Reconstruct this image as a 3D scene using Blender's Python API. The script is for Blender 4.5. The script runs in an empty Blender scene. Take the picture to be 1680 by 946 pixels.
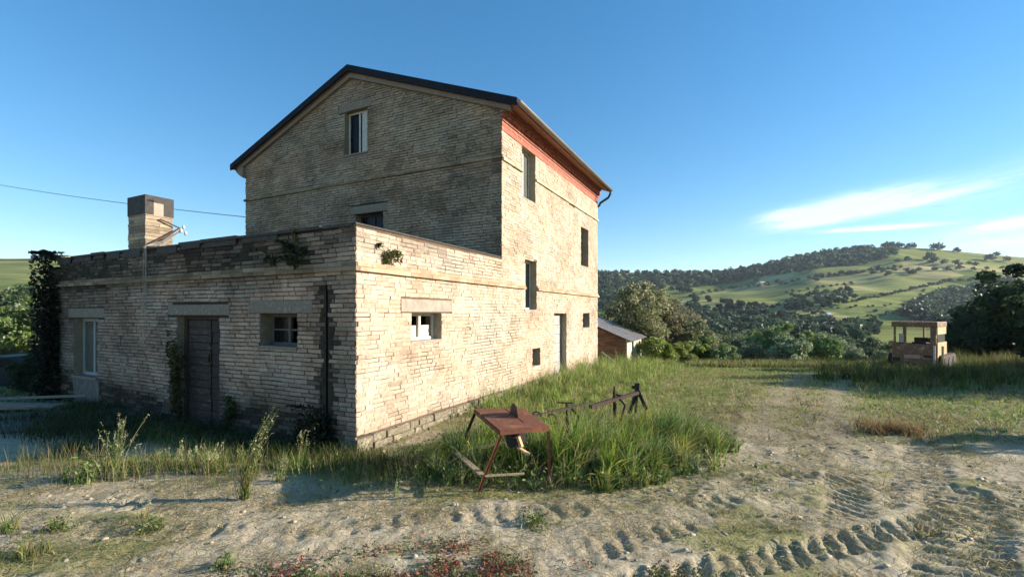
import bpy, math, random
import numpy as np
from mathutils import Vector, Matrix, Euler
random.seed(7); rng = np.random.default_rng(7)
R = math.radians
scene = bpy.context.scene
COL = scene.collection
F = 746.667; CX = 840.0; HY = 513.0; HC = 1.9        # focal length in photo pixels, horizon row, eye height
P0 = np.array([-2.222, 6.5])                          # near corner of the farmhouse
TH = math.atan2(.895, .446)
EU = np.array([math.cos(TH), math.sin(TH)]); EV = np.array([-EU[1], EU[0]])

# ------------------------------------------------------------------ helpers
def loc(px, py, u=None, v=None):
    r = (px-CX)/F; t = (HY-py)/F
    e, k = (EU, u) if u is not None else (EV, v)
    Y = (k + P0@e)/(r*e[0]+e[1])
    d = np.array([r*Y, Y])-P0
    return float(d@EU), float(d@EV), float(HC+t*Y)
def la(px, py, u=0.0): a = loc(px, py, u=u); return a[1], a[2]
def lb(px, py, v=0.0): a = loc(px, py, v=v); return a[0], a[2]
def tag(o, label=None, cat=None, group=None, kind=None):
    if label: o['label'] = label
    if cat: o['category'] = cat
    if group: o['group'] = group
    if kind: o['kind'] = kind
    return o
def empty(name, l=(0,0,0), rz=0, parent=None):
    o = bpy.data.objects.new(name, None); COL.objects.link(o)
    o.location = l; o.rotation_euler = (0,0,rz); o.empty_display_size = .2
    if parent: o.parent = parent
    return o
def np_mesh(name, V, quads=None, tris=None, cols=None, smooth=False):
    """cols: per-face rgb (quads first then tris) or None"""
    me = bpy.data.meshes.new(name)
    V = np.asarray(V, dtype=np.float32)
    nq = 0 if quads is None else len(quads); nt = 0 if tris is None else len(tris)
    me.vertices.add(len(V)); me.vertices.foreach_set('co', V.ravel())
    loops = []
    if nq: loops.append(np.asarray(quads, dtype=np.int32).ravel())
    if nt: loops.append(np.asarray(tris, dtype=np.int32).ravel())
    L = np.concatenate(loops)
    me.loops.add(len(L)); me.loops.foreach_set('vertex_index', L)
    me.polygons.add(nq+nt)
    st = np.concatenate([np.arange(nq)*4, nq*4+np.arange(nt)*3]).astype(np.int32)
    me.polygons.foreach_set('loop_start', st)
    if cols is not None:
        cols = np.asarray(cols, dtype=np.float32)
        cc = np.ones((len(L), 4), dtype=np.float32)
        cc[:nq*4, :3] = np.repeat(cols[:nq], 4, axis=0)
        if nt: cc[nq*4:, :3] = np.repeat(cols[nq:], 3, axis=0)
        at = me.color_attributes.new('col', 'FLOAT_COLOR', 'CORNER')
        at.data.foreach_set('color', cc.ravel())
    if smooth:
        me.polygons.foreach_set('use_smooth', np.ones(nq+nt, dtype=bool))
    me.update(calc_edges=True); me.validate()
    return me
def link(name, me, mat, parent=None, l=None):
    o = bpy.data.objects.new(name, me); COL.objects.link(o)
    if mat is not None and not me.materials: me.materials.append(mat)
    if parent: o.parent = parent
    if l is not None: o.location = l
    return o
class MB:
    def __init__(s): s.v = []; s.f = []; s.c = []
    def add(s, vs, fs, c=None):
        n = len(s.v); s.v += [tuple(map(float, p)) for p in vs]
        for f in fs: s.f.append([n+i for i in f]); s.c.append(c)
        return s
    def box(s, x0, x1, y0, y1, z0, z1, c=None, M=None):
        P = [(x0,y0,z0),(x1,y0,z0),(x1,y1,z0),(x0,y1,z0),(x0,y0,z1),(x1,y0,z1),(x1,y1,z1),(x0,y1,z1)]
        if M is not None: P = [tuple(M@Vector(p)) for p in P]
        return s.add(P, [(3,2,1,0),(4,5,6,7),(0,1,5,4),(1,2,6,5),(2,3,7,6),(3,0,4,7)], c)
    def bar(s, p, q, w, h=None, c=None, up=(0,0,1)):
        p = Vector(p); q = Vector(q); d = q-p; L = d.length; d.normalize()
        u = Vector(up)
        if abs(d.dot(u)) > .95: u = Vector((0,1,0)) if abs(d.y) < .9 else Vector((1,0,0))
        x = d.cross(u).normalized(); y = x.cross(d).normalized(); h = h or w
        M = Matrix(((x.x,d.x,y.x,p.x),(x.y,d.y,y.y,p.y),(x.z,d.z,y.z,p.z),(0,0,0,1)))
        return s.box(-w/2, w/2, 0, L, -h/2, h/2, c, M)
    def tube(s, pts, rad, n=8, cap=True, c=None):
        pts = [Vector(p) for p in pts]
        if not hasattr(rad, '__len__'): rad = [rad]*len(pts)
        base = len(s.v); prev = None
        for i, p in enumerate(pts):
            d = (pts[min(i+1, len(pts)-1)]-pts[max(i-1, 0)]).normalized()
            if prev is None:
                a = Vector((0,0,1)) if abs(d.z) < .9 else Vector((1,0,0))
                x = d.cross(a).normalized()
            else: x = (prev-d*prev.dot(d)).normalized()
            prev = x; y = d.cross(x)
            for k in range(n):
                an = 2*math.pi*k/n; s.v.append(tuple(p+(x*math.cos(an)+y*math.sin(an))*rad[i]))
        for i in range(len(pts)-1):
            for k in range(n):
                a = base+i*n+k; b = base+i*n+(k+1)%n
                s.f.append([a, b, b+n, a+n]); s.c.append(c)
        if cap:
            s.f.append([base+k for k in range(n)][::-1]); s.c.append(c)
            e = base+(len(pts)-1)*n; s.f.append([e+k for k in range(n)]); s.c.append(c)
        return s
    def disc(s, c0, ax, r, t, n=24, teeth=0):
        ax = Vector(ax).normalized(); a = Vector((0,0,1)) if abs(ax.z) < .9 else Vector((1,0,0))
        x = ax.cross(a).normalized(); y = ax.cross(x); c0 = Vector(c0); base = len(s.v)
        for sg in (-1, 1):
            for k in range(n):
                rr = r*(1-(teeth if k % 2 else 0)); an = 2*math.pi*k/n
                s.v.append(tuple(c0+ax*sg*t/2+(x*math.cos(an)+y*math.sin(an))*rr))
        s.f.append([base+k for k in range(n)][::-1]); s.c.append(None)
        s.f.append([base+n+k for k in range(n)]); s.c.append(None)
        for k in range(n):
            s.f.append([base+k, base+(k+1)%n, base+n+(k+1)%n, base+n+k]); s.c.append(None)
        return s
    def prism(s, pts, vec, c=None):
        n = len(pts); v = Vector(vec)
        P = [Vector(p) for p in pts]+[Vector(p)+v for p in pts]
        fs = [list(range(n))[::-1], [n+i for i in range(n)]]
        for i in range(n): fs.append([i, (i+1)%n, n+(i+1)%n, n+i])
        return s.add(P, fs, c)
    def build(s, name, mat, parent=None, smooth=False, bevel=0):
        import bmesh
        me = bpy.data.meshes.new(name); me.from_pydata(s.v, [], s.f)
        bm = bmesh.new(); bm.from_mesh(me)
        bmesh.ops.recalc_face_normals(bm, faces=bm.faces)
        bm.to_mesh(me); bm.free()
        if any(c is not None for c in s.c):
            at = me.color_attributes.new('col', 'FLOAT_COLOR', 'CORNER')
            for p in me.polygons:
                c = s.c[p.index] or (.5,.5,.5)
                for li in p.loop_indices: at.data[li].color = (*c, 1)
        if smooth:
            for p in me.polygons: p.use_smooth = True
        me.materials.append(mat)
        o = bpy.data.objects.new(name, me); COL.objects.link(o)
        if parent: o.parent = parent
        if bevel:
            b = o.modifiers.new('bevel', 'BEVEL'); b.width = bevel; b.segments = 2; b.limit_method = 'ANGLE'
        return o

def hash2(ix, iy, seed=0):
    h = (ix.astype(np.int64)*374761393 + iy.astype(np.int64)*668265263 + seed*1274126177) & 0xffffffff
    h = ((h ^ (h >> 13))*1274126177) & 0xffffffff
    return ((h ^ (h >> 16)) & 0xffff)/65535.0
def vnoise(x, y, seed=0):
    x = np.asarray(x, float); y = np.asarray(y, float)
    ix = np.floor(x); iy = np.floor(y); fx = x-ix; fy = y-iy
    fx = fx*fx*(3-2*fx); fy = fy*fy*(3-2*fy)
    a = hash2(ix, iy, seed); b = hash2(ix+1, iy, seed); c = hash2(ix, iy+1, seed); d = hash2(ix+1, iy+1, seed)
    return (a*(1-fx)+b*fx)*(1-fy)+(c*(1-fx)+d*fx)*fy
def fbm(x, y, o=4, seed=0):
    s = 0; a = .5; t = 0
    for i in range(o):
        s = s+a*vnoise(x*2**i, y*2**i, seed+i*17); t += a; a *= .5
    return s/t
def sm(a, b, x):
    t = np.clip((x-a)/(b-a), 0, 1); return t*t*(3-2*t)

# ------------------------------------------------------------------ materials
def new_mat(name):
    m = bpy.data.materials.new(name); m.use_nodes = True
    nt = m.node_tree; b = nt.nodes['Principled BSDF']
    return m, nt, b
def N(nt, t, **kw):
    n = nt.nodes.new(t)
    for k, v in kw.items():
        if k.startswith('i_'): n.inputs[k[2:].replace('_', ' ')].default_value = v
        else: setattr(n, k, v)
    return n
def ramp(nt, stops):
    r = nt.nodes.new('ShaderNodeValToRGB'); e = r.color_ramp.elements
    while len(e) < len(stops): e.new(.5)
    for i, (p, c) in enumerate(stops): e[i].position = p; e[i].color = (*c, 1)
    return r
def mix(nt, fac, a, b, mode='MIX'):
    m = nt.nodes.new('ShaderNodeMix'); m.data_type = 'RGBA'; m.blend_type = mode
    for s, v in ((m.inputs[0], fac), (m.inputs[6], a), (m.inputs[7], b)):
        if isinstance(v, (int, float)): s.default_value = v
        elif isinstance(v, tuple): s.default_value = (*v, 1)
        else: nt.links.new(v, s)
    return m.outputs[2]
def mat(name, c1, c2=None, rough=.8, scale=6, metal=0, bump=.2, bdist=.01, detail=6, c3=None, stretch=None, spec=.3, attr=False):
    m, nt, b = new_mat(name)
    tc = N(nt, 'ShaderNodeTexCoord'); src = tc.outputs['Object']
    if stretch:
        mp = N(nt, 'ShaderNodeMapping'); mp.inputs['Scale'].default_value = stretch
        nt.links.new(src, mp.inputs[0]); src = mp.outputs[0]
    n = N(nt, 'ShaderNodeTexNoise'); n.inputs['Scale'].default_value = scale; n.inputs['Detail'].default_value = detail
    n.inputs['Roughness'].default_value = .65
    nt.links.new(src, n.inputs['Vector'])
    c2 = c2 or tuple(x*.7 for x in c1)
    st = [(.3, c1), (.7, c2)] if c3 is None else [(.28, c1), (.5, c2), (.72, c3)]
    r = ramp(nt, st); nt.links.new(n.outputs[0], r.inputs[0])
    out = r.outputs[0]
    if attr:
        at = N(nt, 'ShaderNodeAttribute', attribute_name='col')
        out = mix(nt, 1.0, out, at.outputs['Color'], 'MULTIPLY')
    nt.links.new(out, b.inputs['Base Color'])
    b.inputs['Roughness'].default_value = rough; b.inputs['Metallic'].default_value = metal
    b.inputs['Specular IOR Level'].default_value = spec
    if bump:
        n2 = N(nt, 'ShaderNodeTexNoise'); n2.inputs['Scale'].default_value = scale*4; n2.inputs['Detail'].default_value = 6
        nt.links.new(src, n2.inputs['Vector'])
        bp = N(nt, 'ShaderNodeBump'); bp.inputs['Strength'].default_value = bump; bp.inputs['Distance'].default_value = bdist
        nt.links.new(n2.outputs[0], bp.inputs['Height']); nt.links.new(bp.outputs[0], b.inputs['Normal'])
    return m
def leaf_mat(name, tint=(1,1,1), trans=.35, rough=.55, dark=None):
    m, nt, b = new_mat(name)
    at = N(nt, 'ShaderNodeAttribute', attribute_name='col')
    oi = N(nt, 'ShaderNodeObjectInfo')
    hs = N(nt, 'ShaderNodeHueSaturation')
    mr = N(nt, 'ShaderNodeMapRange'); mr.inputs[3].default_value = .75; mr.inputs[4].default_value = 1.2
    nt.links.new(oi.outputs['Random'], mr.inputs[0]); nt.links.new(mr.outputs[0], hs.inputs['Value'])
    mr2 = N(nt, 'ShaderNodeMapRange'); mr2.inputs[3].default_value = .485; mr2.inputs[4].default_value = .515
    nt.links.new(oi.outputs['Random'], mr2.inputs[0]); nt.links.new(mr2.outputs[0], hs.inputs['Hue'])
    c = mix(nt, 1.0, at.outputs['Color'], tuple(tint), 'MULTIPLY')
    nt.links.new(c, hs.inputs['Color'])
    nt.links.new(hs.outputs[0], b.inputs['Base Color']); b.inputs['Roughness'].default_value = rough
    b.inputs['Specular IOR Level'].default_value = .2
    tr = N(nt, 'ShaderNodeBsdfTranslucent'); nt.links.new(hs.outputs[0], tr.inputs[0])
    ms = N(nt, 'ShaderNodeMixShader'); ms.inputs[0].default_value = trans
    nt.links.new(b.outputs[0], ms.inputs[1]); nt.links.new(tr.outputs[0], ms.inputs[2])
    nt.links.new(ms.outputs[0], nt.nodes['Material Output'].inputs[0])
    return m

M_LEAF = leaf_mat('leaf')
M_GRASS = leaf_mat('grass_blade', trans=.4)
M_BARK = mat('bark', (.13,.10,.07), (.06,.045,.03), scale=9, bump=.6, stretch=(1,1,.3))
M_FRAME = mat('weathered_white_paint', (.62,.60,.54), (.40,.37,.31), scale=14, rough=.6)
M_GREYWOOD = mat('bleached_wood', (.30,.27,.22), (.16,.14,.11), scale=10, stretch=(8,8,.6), bump=.5)
M_DARKWOOD = mat('old_dark_wood', (.085,.055,.045), (.035,.026,.024), scale=8, stretch=(1,1,6), bump=.6)
M_LINTEL = mat('cement_lintel', (.34,.28,.215), (.19,.155,.12), scale=11, bump=.6, c3=(.33,.275,.21))
M_STONE = mat('plinth_stone', (.34,.29,.20), (.16,.135,.09), scale=8, bump=.8, bdist=.03, c3=(.42,.36,.25))
M_FLASH = mat('roof_flashing', (.012,.014,.02), (.02,.022,.03), rough=.75, bump=.05, spec=.1)
M_TILE = mat('roof_tile', (.30,.14,.08), (.18,.09,.06), scale=3)
M_TERRA = mat('terracotta_cornice', (.46,.145,.09), (.28,.085,.055), scale=9, bump=.4, c3=(.54,.25,.17))
M_GUTTER = mat('gutter_metal', (.20,.17,.13), (.13,.11,.09), rough=.45, metal=.5)
M_PIPE = mat('dark_pipe', (.03,.03,.035), rough=.5)
M_TAR = mat('tar_capping', (.035,.033,.032), (.075,.066,.058), scale=10, bump=.5)
M_RUST = mat('rusty_steel', (.36,.15,.08), (.15,.055,.03), scale=7, rough=.8, metal=.1, c3=(.30,.105,.05), bump=.5, detail=10)
M_RUSTDK = mat('dark_rust', (.07,.04,.028), (.03,.022,.02), scale=20, rough=.8, metal=.2)
M_BLACK = mat('black_iron', (.012,.012,.013), (.03,.026,.024), rough=.6)
M_PLANK = mat('pale_plank', (.42,.34,.20), (.22,.17,.10), scale=12, bump=.4, stretch=(1,6,6))
M_CABLE = mat('pale_cable', (.34,.32,.28), rough=.6, bump=0)
M_WHITE = mat('porcelain', (.55,.53,.48), (.45,.43,.38), rough=.3, bump=0)
M_ZINC = mat('corrugated_sheet', (.42,.42,.42), (.24,.22,.20), scale=4, rough=.5, metal=.35, c3=(.33,.30,.27))
M_REDBRICK = mat('red_brick', (.36,.19,.12), (.22,.12,.08), scale=5, bump=.5, attr=True)
M_CONC = mat('concrete', (.22,.20,.175), (.11,.10,.09), scale=3, bump=.4, c3=(.17,.155,.135))
M_CLOD = mat('dry_clod', (.44,.37,.27), (.33,.27,.19), scale=9, bump=.6)
M_ORANGE = mat('faded_orange_paint', (.36,.20,.10), (.17,.085,.05), scale=6, rough=.75, detail=10, bump=.5, c3=(.50,.35,.19))
M_YELLOW = mat('sunlit_yellow_paint', (.62,.44,.20), (.45,.30,.15), scale=6, rough=.6)  # bright coat with sunlight painted in, for the tractor's sunlit side
M_CAR = mat('dusty_dark_green_paint', (.016,.024,.020), (.03,.036,.03), rough=.6, bump=0, spec=.2)
M_RUBBER = mat('rubber', (.02,.02,.02), (.035,.032,.03), rough=.9)
def glass_mat(name, c, rough=.08):
    m, nt, b = new_mat(name)
    b.inputs['Base Color'].default_value = (*c, 1); b.inputs['Roughness'].default_value = rough
    b.inputs['Specular IOR Level'].default_value = .6
    tr = N(nt, 'ShaderNodeBsdfTransparent'); tr.inputs[0].default_value = (.75,.8,.8,1)
    b.inputs['Specular IOR Level'].default_value = .3
    ms = N(nt, 'ShaderNodeMixShader'); ms.inputs[0].default_value = .6
    n = N(nt, 'ShaderNodeTexNoise'); n.inputs['Scale'].default_value = 6
    nt.links.new(b.outputs[0], ms.inputs[1]); nt.links.new(tr.outputs[0], ms.inputs[2])
    nt.links.new(ms.outputs[0], nt.nodes['Material Output'].inputs[0])
    return m
M_GLASS = glass_mat('dusty_glass', (.02,.022,.025), .2)
M_PALEGLASS = glass_mat('grimy_glass', (.22,.22,.19), .3)

def brick_mat():
    m, nt, b = new_mat('weathered_brick')
    at = N(nt, 'ShaderNodeAttribute', attribute_name='col')
    tc = N(nt, 'ShaderNodeTexCoord')
    n = N(nt, 'ShaderNodeTexNoise'); n.inputs['Scale'].default_value = 22; n.inputs['Detail'].default_value = 8; n.inputs['Roughness'].default_value = .7
    nt.links.new(tc.outputs['Object'], n.inputs['Vector'])
    r = ramp(nt, [(.25, (.62,.58,.52)), (.5, (1,1,1)), (.8, (1.18,1.15,1.08))]); nt.links.new(n.outputs[0], r.inputs[0])
    c = mix(nt, 1.0, at.outputs['Color'], r.outputs[0], 'MULTIPLY')
    n3 = N(nt, 'ShaderNodeTexNoise'); n3.inputs['Scale'].default_value = 1.3; n3.inputs['Detail'].default_value = 7; n3.inputs['Roughness'].default_value = .7
    nt.links.new(tc.outputs['Object'], n3.inputs['Vector'])
    r3 = ramp(nt, [(.35, (.72,.70,.66)), (.55, (1,1,1)), (.75, (1.08,1.03,.96))]); nt.links.new(n3.outputs[0], r3.inputs[0])
    c = mix(nt, 1.0, c, r3.outputs[0], 'MULTIPLY')
    nt.links.new(c, b.inputs['Base Color']); b.inputs['Roughness'].default_value = .92
    b.inputs['Specular IOR Level'].default_value = .1
    n2 = N(nt, 'ShaderNodeTexNoise'); n2.inputs['Scale'].default_value = 45; n2.inputs['Detail'].default_value = 8; n2.inputs['Roughness'].default_value = .7
    nt.links.new(tc.outputs['Object'], n2.inputs['Vector'])
    bp = N(nt, 'ShaderNodeBump'); bp.inputs['Strength'].default_value = .7; bp.inputs['Distance'].default_value = .012
    nt.links.new(n2.outputs[0], bp.inputs['Height']); nt.links.new(bp.outputs[0], b.inputs['Normal'])
    return m
M_BRICK = brick_mat()

# ------------------------------------------------------------------ terrain
SKY_PX = [-6000, -1500, -200, 0, 85, 300, 700, 985, 1100, 1180, 1250, 1330, 1400, 1460, 1530, 1600, 1680, 1900, 2600, 6000]
SKY_Y  = [480, 440, 418, 424, 424, 440, 450, 446, 448, 446, 434, 417, 408, 404, 408, 415, 422, 430, 445, 480]
def far_par(px):
    T = (HY-np.interp(px, SKY_PX, SKY_Y))/F
    Ys = np.interp(px, [100, 800], [380, 620])
    Yf = np.interp(px, [100, 800], [60, 110])
    Tf = np.interp(px, [100, 800], [-.055, -.088])
    return T, Ys, Yf, Tf
def height(X, Y):
    X = np.asarray(X, float); Y = np.asarray(Y, float)
    # near yard
    g = -.05 + .10*sm(5, 9, Y)*sm(-3, 0, X)*(1-sm(6, 9, X)) - .08*sm(3, 7, Y)
    g = g - .95*sm(11, 17, Y)*sm(-6, -13, X)                 # falls away at the left, behind the yard
    g = g - .30*sm(12, 19, Y)*sm(-3, 3, X) - .22*sm(17, 24, Y)
    g = g + .05*(fbm(X*.35, Y*.35, 3, 5)-.5)*sm(2, 5, Y)
    # valley and hills
    Yc = np.maximum(Y, 20.0)
    px = CX+F*X/Yc
    T, Ys, Yf, Tf = far_par(px)
    s = np.clip((Yc-Yf)/(Ys-Yf), 0, 1)
    TT = Tf+(T-Tf)*s**.72
    und = (fbm(X*.006+3, Yc*.006, 3, 9)-.5)*26*sm(150, 260, Yc)*(1-sm(.75, 1, s)) + (fbm(X*.03, Yc*.03, 2, 19)-.5)*5*sm(150,260,Yc)*(1-sm(.85, 1, s))
    zf = HC+TT*Yc+und
    over = np.maximum(Yc-Ys, 0)
    zf = zf - np.minimum(over*.22, 60)
    k = sm(0, 1, (Yc-25)/(Yf-25))
    dip = -4.0*np.sin(np.pi*np.clip((Yc-25)/(Yf-25), 0, 1))*np.interp(px, [100, 800], [.2, 1])
    zz = (g-.4*sm(22,26,Yc))*(1-k)+zf*k+dip
    z = np.where(Yc >= 22, zz, g)
    return z
def hz(x, y): return float(height(np.array([x]), np.array([y]))[0])
def hit(px, py):
    Y = np.arange(28, 700, 1.5); X = (px-CX)/F*Y
    z = height(X, Y); t = (HY-py)/F
    ok = np.where(z >= HC+t*Y)[0]
    if len(ok) == 0: return None
    i = ok[0]; return float(X[i]), float(Y[i]), float(z[i])

# tyre tracks: (points, width, depth, lug pitch, lug lean)
TRACKS = [
    ([(.7,3.15),(1.6,3.45),(2.5,3.75),(3.6,4.12),(4.4,4.5)], .34, .045, .19, -.75),
    ([(2.9,2.9),(3.45,3.5),(4.0,4.1),(4.9,5.0)], .62, .045, .17, .25),
    ([(2.3,4.9),(3.4,5.6),(4.3,6.6),(5.6,8.6),(8,13)], .5, .022, .16, .6),
    ([(4.2,4.9),(5.2,5.7),(6.4,7.2),(8.4,10.5)], .5, .025, .15, .5),
    ([(-4.5,4.2),(-3.2,4.1),(-1.9,4.05),(-.8,4.4),(.6,4.5)], .34, .022, .2, .2),
    ([(-5,3.3),(-2.5,3.15),(0,3.4),(1.5,4.2),(2.6,5.2)], .4, .022, .19, -.4),
    ([(-5.6,5.1),(-4.6,4.9),(-3.6,4.6)], .3, .03, .2, .2),
    ([(.6,3.6),(1.8,5.0),(3.4,7.4),(5.0,10),(8.5,16.5)], .36, .024, .15, .7),
    ([(2.4,3.2),(3.6,4.9),(4.9,6.8),(6.6,9.6),(10,16.5)], .40, .026, .15, -.6),
    ([(3.6,3.3),(4.8,4.4),(6.2,5.5),(8,6.6)], .5, .03, .16, .5),
    ([(5.5,4.5),(4.4,5.2),(3.2,5.6),(1.6,5.0),(.2,4.6)], .4, .02, .15, .6),
]
def track_h(X, Y):
    out = np.zeros_like(X); wear = np.zeros_like(X)
    for ti, (pts, w, dep, pitch, lean) in enumerate(TRACKS):
        s0 = 0; best = np.full(X.shape, 9.); ss = np.zeros_like(X); sd = np.zeros_like(X)
        for (ax, ay), (bx, by) in zip(pts[:-1], pts[1:]):
            dx, dy = bx-ax, by-ay; L = math.hypot(dx, dy)
            t = np.clip(((X-ax)*dx+(Y-ay)*dy)/(L*L), 0, 1)
            qx = X-(ax+t*dx); qy = Y-(ay+t*dy); d = np.hypot(qx, qy)
            side = (dx*qy-dy*qx)/L
            m = d < best; best = np.where(m, d, best); ss = np.where(m, s0+t*L, ss); sd = np.where(m, side, sd)
            s0 += L
        inside = 1-sm(w*.42, w*.55, best)
        ph = (ss+lean*sd)/pitch + .55*(fbm(X*4, Y*4, 3, ti)-.5)
        lug = sm(.42, .60, np.abs((ph % 1)-.5)*2)
        fade = sm(.38, .60, fbm(X*1.3+ti*5, Y*1.3, 3, 40+ti))*.9+.1
        if ti < 2: fade = np.maximum(fade, .65+.35*(fade > .5))
        brk = .35+.65*sm(.36, .52, fbm(X*6, Y*6, 3, 140+ti))
        out -= inside*dep*fade*(.12+.88*lug*brk)
        out += np.exp(-((best-w*.62)/.09)**2)*dep*.45*fade
        wear = np.maximum(wear, inside)
    return out, wear

def veg(X, Y):
    """short-vegetation cover 0..1"""
    n = fbm(X*.55+11, Y*.8, 4, 3); n2 = fbm(X*2.2, Y*2.8, 3, 31)
    v = sm(.44, .62, n*.7+n2*.3)*.75                                       # patches on the sandy yard
    grassy = sm(6.2, 8.0, Y-.10*X+1.4*(n-.5))*sm(-1.5, .6, X)          # the meadow behind
    v = np.maximum(v, grassy*(.75+.5*(n2-.3)))
    # pale worn path through the meadow
    cxp = 3.9+(Y-7)*.74
    rw = .42+.012*Y; sp_ = .62
    rut = np.maximum(np.exp(-((X-cxp-sp_-.35)/rw)**2), np.exp(-((X-cxp+sp_-.35)/rw)**2))
    v = v*(1-np.clip(.72*rut*sm(5, 7, Y)*(1-sm(15, 19, Y))*(.75+.6*n2), 0, .93))
    # strip at the foot of the shaded wall, and dark ground at the left
    d = (X-P0[0])*EU[0]+(Y-P0[1])*EU[1]
    strip = sm(-1.25, -.8, d+.5*(n-.5))*(1-sm(-.12, 0, d))*sm(-1.2, -2.4, X)
    v = np.maximum(v, strip*.8)
    v = np.maximum(v, sm(11, 13, Y)*sm(-8, -10, X))
    v = np.maximum(v, sm(17, 20, Y))
    v = np.maximum(v, .85*sm(.55, .7, n)*sm(4.3,3.3,Y)*sm(-3,-1.6,X)*(1-sm(.6,1.6,X)))
    v = np.maximum(v, .8*sm(.40,.60,n2)*np.exp(-((X-.9)/2.2)**4)*np.exp(-((Y-5.15)/.55)**2))
    return np.clip(v, 0, 1)

xs_d = np.arange(-5.5, 6.0, .028)
def grow(a, end, d0, k):
    out = []; x = a; d = d0
    while x < end: d = max(d0, k*abs(x)); x += d; out.append(x)
    return out
xr = grow(xs_d[-1], 3500, .03, .022); xl = [-q for q in grow(5.5, 3500, .03, .022)][::-1]
XS = np.array(xl+list(xs_d)+xr)
ys_n = [-300, -120, -50, -20, -10, -5, -2, 0, 1, 1.8, 2.3]+list(np.arange(2.6, 6.6, .028))
ys_n += grow(ys_n[-1], 62, .03, .0085)
ys_f = [ys_n[-1]]+grow(ys_n[-1], 4000, 1, .011)

def sand_mat():
    m, nt, b = new_mat('sandy_ground')
    tc = N(nt, 'ShaderNodeTexCoord'); P = tc.outputs['Object']
    at = N(nt, 'ShaderNodeAttribute', attribute_name='col')
    sp = N(nt, 'ShaderNodeSeparateColor'); nt.links.new(at.outputs['Color'], sp.inputs[0])
    def noise(s, d=6, r=.6):
        n = N(nt, 'ShaderNodeTexNoise'); n.inputs['Scale'].default_value = s; n.inputs['Detail'].default_value = d; n.inputs['Roughness'].default_value = r
        nt.links.new(P, n.inputs['Vector']); return n.outputs[0]
    r1 = ramp(nt, [(.3, (.33,.27,.17)), (.5, (.47,.395,.27)), (.7, (.55,.475,.345))]); nt.links.new(noise(1.6, 8, .7), r1.inputs[0])
    r2 = ramp(nt, [(.35, (.66,.62,.56)), (.52, (1,1,1)), (.75, (1.12,1.1,1.05))]); nt.links.new(noise(14, 8, .75), r2.inputs[0])
    sand = mix(nt, 1.0, r1.outputs[0], r2.outputs[0], 'MULTIPLY')
    rg = ramp(nt, [(.3, (.10,.125,.03)), (.5, (.21,.215,.06)), (.7, (.32,.27,.11))]); nt.links.new(noise(2.5, 7, .7), rg.inputs[0])
    c = mix(nt, sp.outputs[0], sand, rg.outputs[0])
    rr = ramp(nt, [(.4, (0,0,0)), (.6, (1,1,1))]); nt.links.new(noise(5, 4), rr.inputs[0])
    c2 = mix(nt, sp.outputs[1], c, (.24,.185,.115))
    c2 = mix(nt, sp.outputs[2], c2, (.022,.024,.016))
    nt.links.new(c2, b.inputs['Base Color']); b.inputs['Roughness'].default_value = .95; b.inputs['Specular IOR Level'].default_value = .1
    bp = N(nt, 'ShaderNodeBump'); bp.inputs['Strength'].default_value = .8; bp.inputs['Distance'].default_value = .03
    nt.links.new(noise(16, 9, .72), bp.inputs['Height']); 
    bp2 = N(nt, 'ShaderNodeBump'); bp2.inputs['Strength'].default_value = .3; bp2.inputs['Distance'].default_value = .06
    nt.links.new(noise(4, 4, .6), bp2.inputs['Height']); nt.links.new(bp.outputs[0], bp2.inputs['Normal'])
    nt.links.new(bp2.outputs[0], b.inputs['Normal'])
    return m
def hill_mat():
    m, nt, b = new_mat('hill_fields')
    tc = N(nt, 'ShaderNodeTexCoord'); P = tc.outputs['Object']
    mp = N(nt, 'ShaderNodeMapping'); mp.inputs['Rotation'].default_value = (0, 0, R(-14)); mp.inputs['Scale'].default_value = (1/95, 1/55, 0)
    nt.links.new(P, mp.inputs[0])
    dn = N(nt, 'ShaderNodeTexNoise'); dn.inputs['Scale'].default_value = .8; nt.links.new(mp.outputs[0], dn.inputs['Vector'])
    vm = N(nt, 'ShaderNodeVectorMath', operation='MULTIPLY_ADD'); vm.inputs[1].default_value = (.5,.5,0)
    nt.links.new(dn.outputs['Color'], vm.inputs[0]); nt.links.new(mp.outputs[0], vm.inputs[2])
    vo = N(nt, 'ShaderNodeTexVoronoi'); vo.inputs['Scale'].default_value = 1; nt.links.new(vm.outputs[0], vo.inputs['Vector'])
    sc = N(nt, 'ShaderNodeSeparateColor'); nt.links.new(vo.outputs['Color'], sc.inputs[0])
    r = ramp(nt, [(0, (.13,.165,.055)), (.25, (.26,.27,.10)), (.45, (.16,.20,.065)), (.62, (.38,.33,.16)), (.8, (.28,.285,.11)), (1, (.16,.195,.07))])
    nt.links.new(sc.outputs[0], r.inputs[0])
    mp2 = N(nt, 'ShaderNodeMapping'); mp2.inputs['Rotation'].default_value = (0, 0, R(-10)); mp2.inputs['Scale'].default_value = (.007, .05, .02)
    nt.links.new(P, mp2.inputs[0])
    n = N(nt, 'ShaderNodeTexNoise'); n.inputs['Scale'].default_value = 1; n.inputs['Detail'].default_value = 8; n.inputs['Roughness'].default_value = .75
    nt.links.new(mp2.outputs[0], n.inputs['Vector'])
    r2 = ramp(nt, [(.3, (.20,.26,.20)), (.46, (.85,.88,.82)), (.56, (1.15,1.1,1.0)), (.66, (1.7,1.6,1.35))]); nt.links.new(n.outputs[0], r2.inputs[0])
    c = mix(nt, 1.0, r.outputs[0], r2.outputs[0], 'MULTIPLY')
    nt.links.new(c, b.inputs['Base Color']); b.inputs['Roughness'].default_value = 1; b.inputs['Specular IOR Level'].default_value = 0
    return m
M_SAND = sand_mat(); M_HILL = hill_mat()

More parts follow.
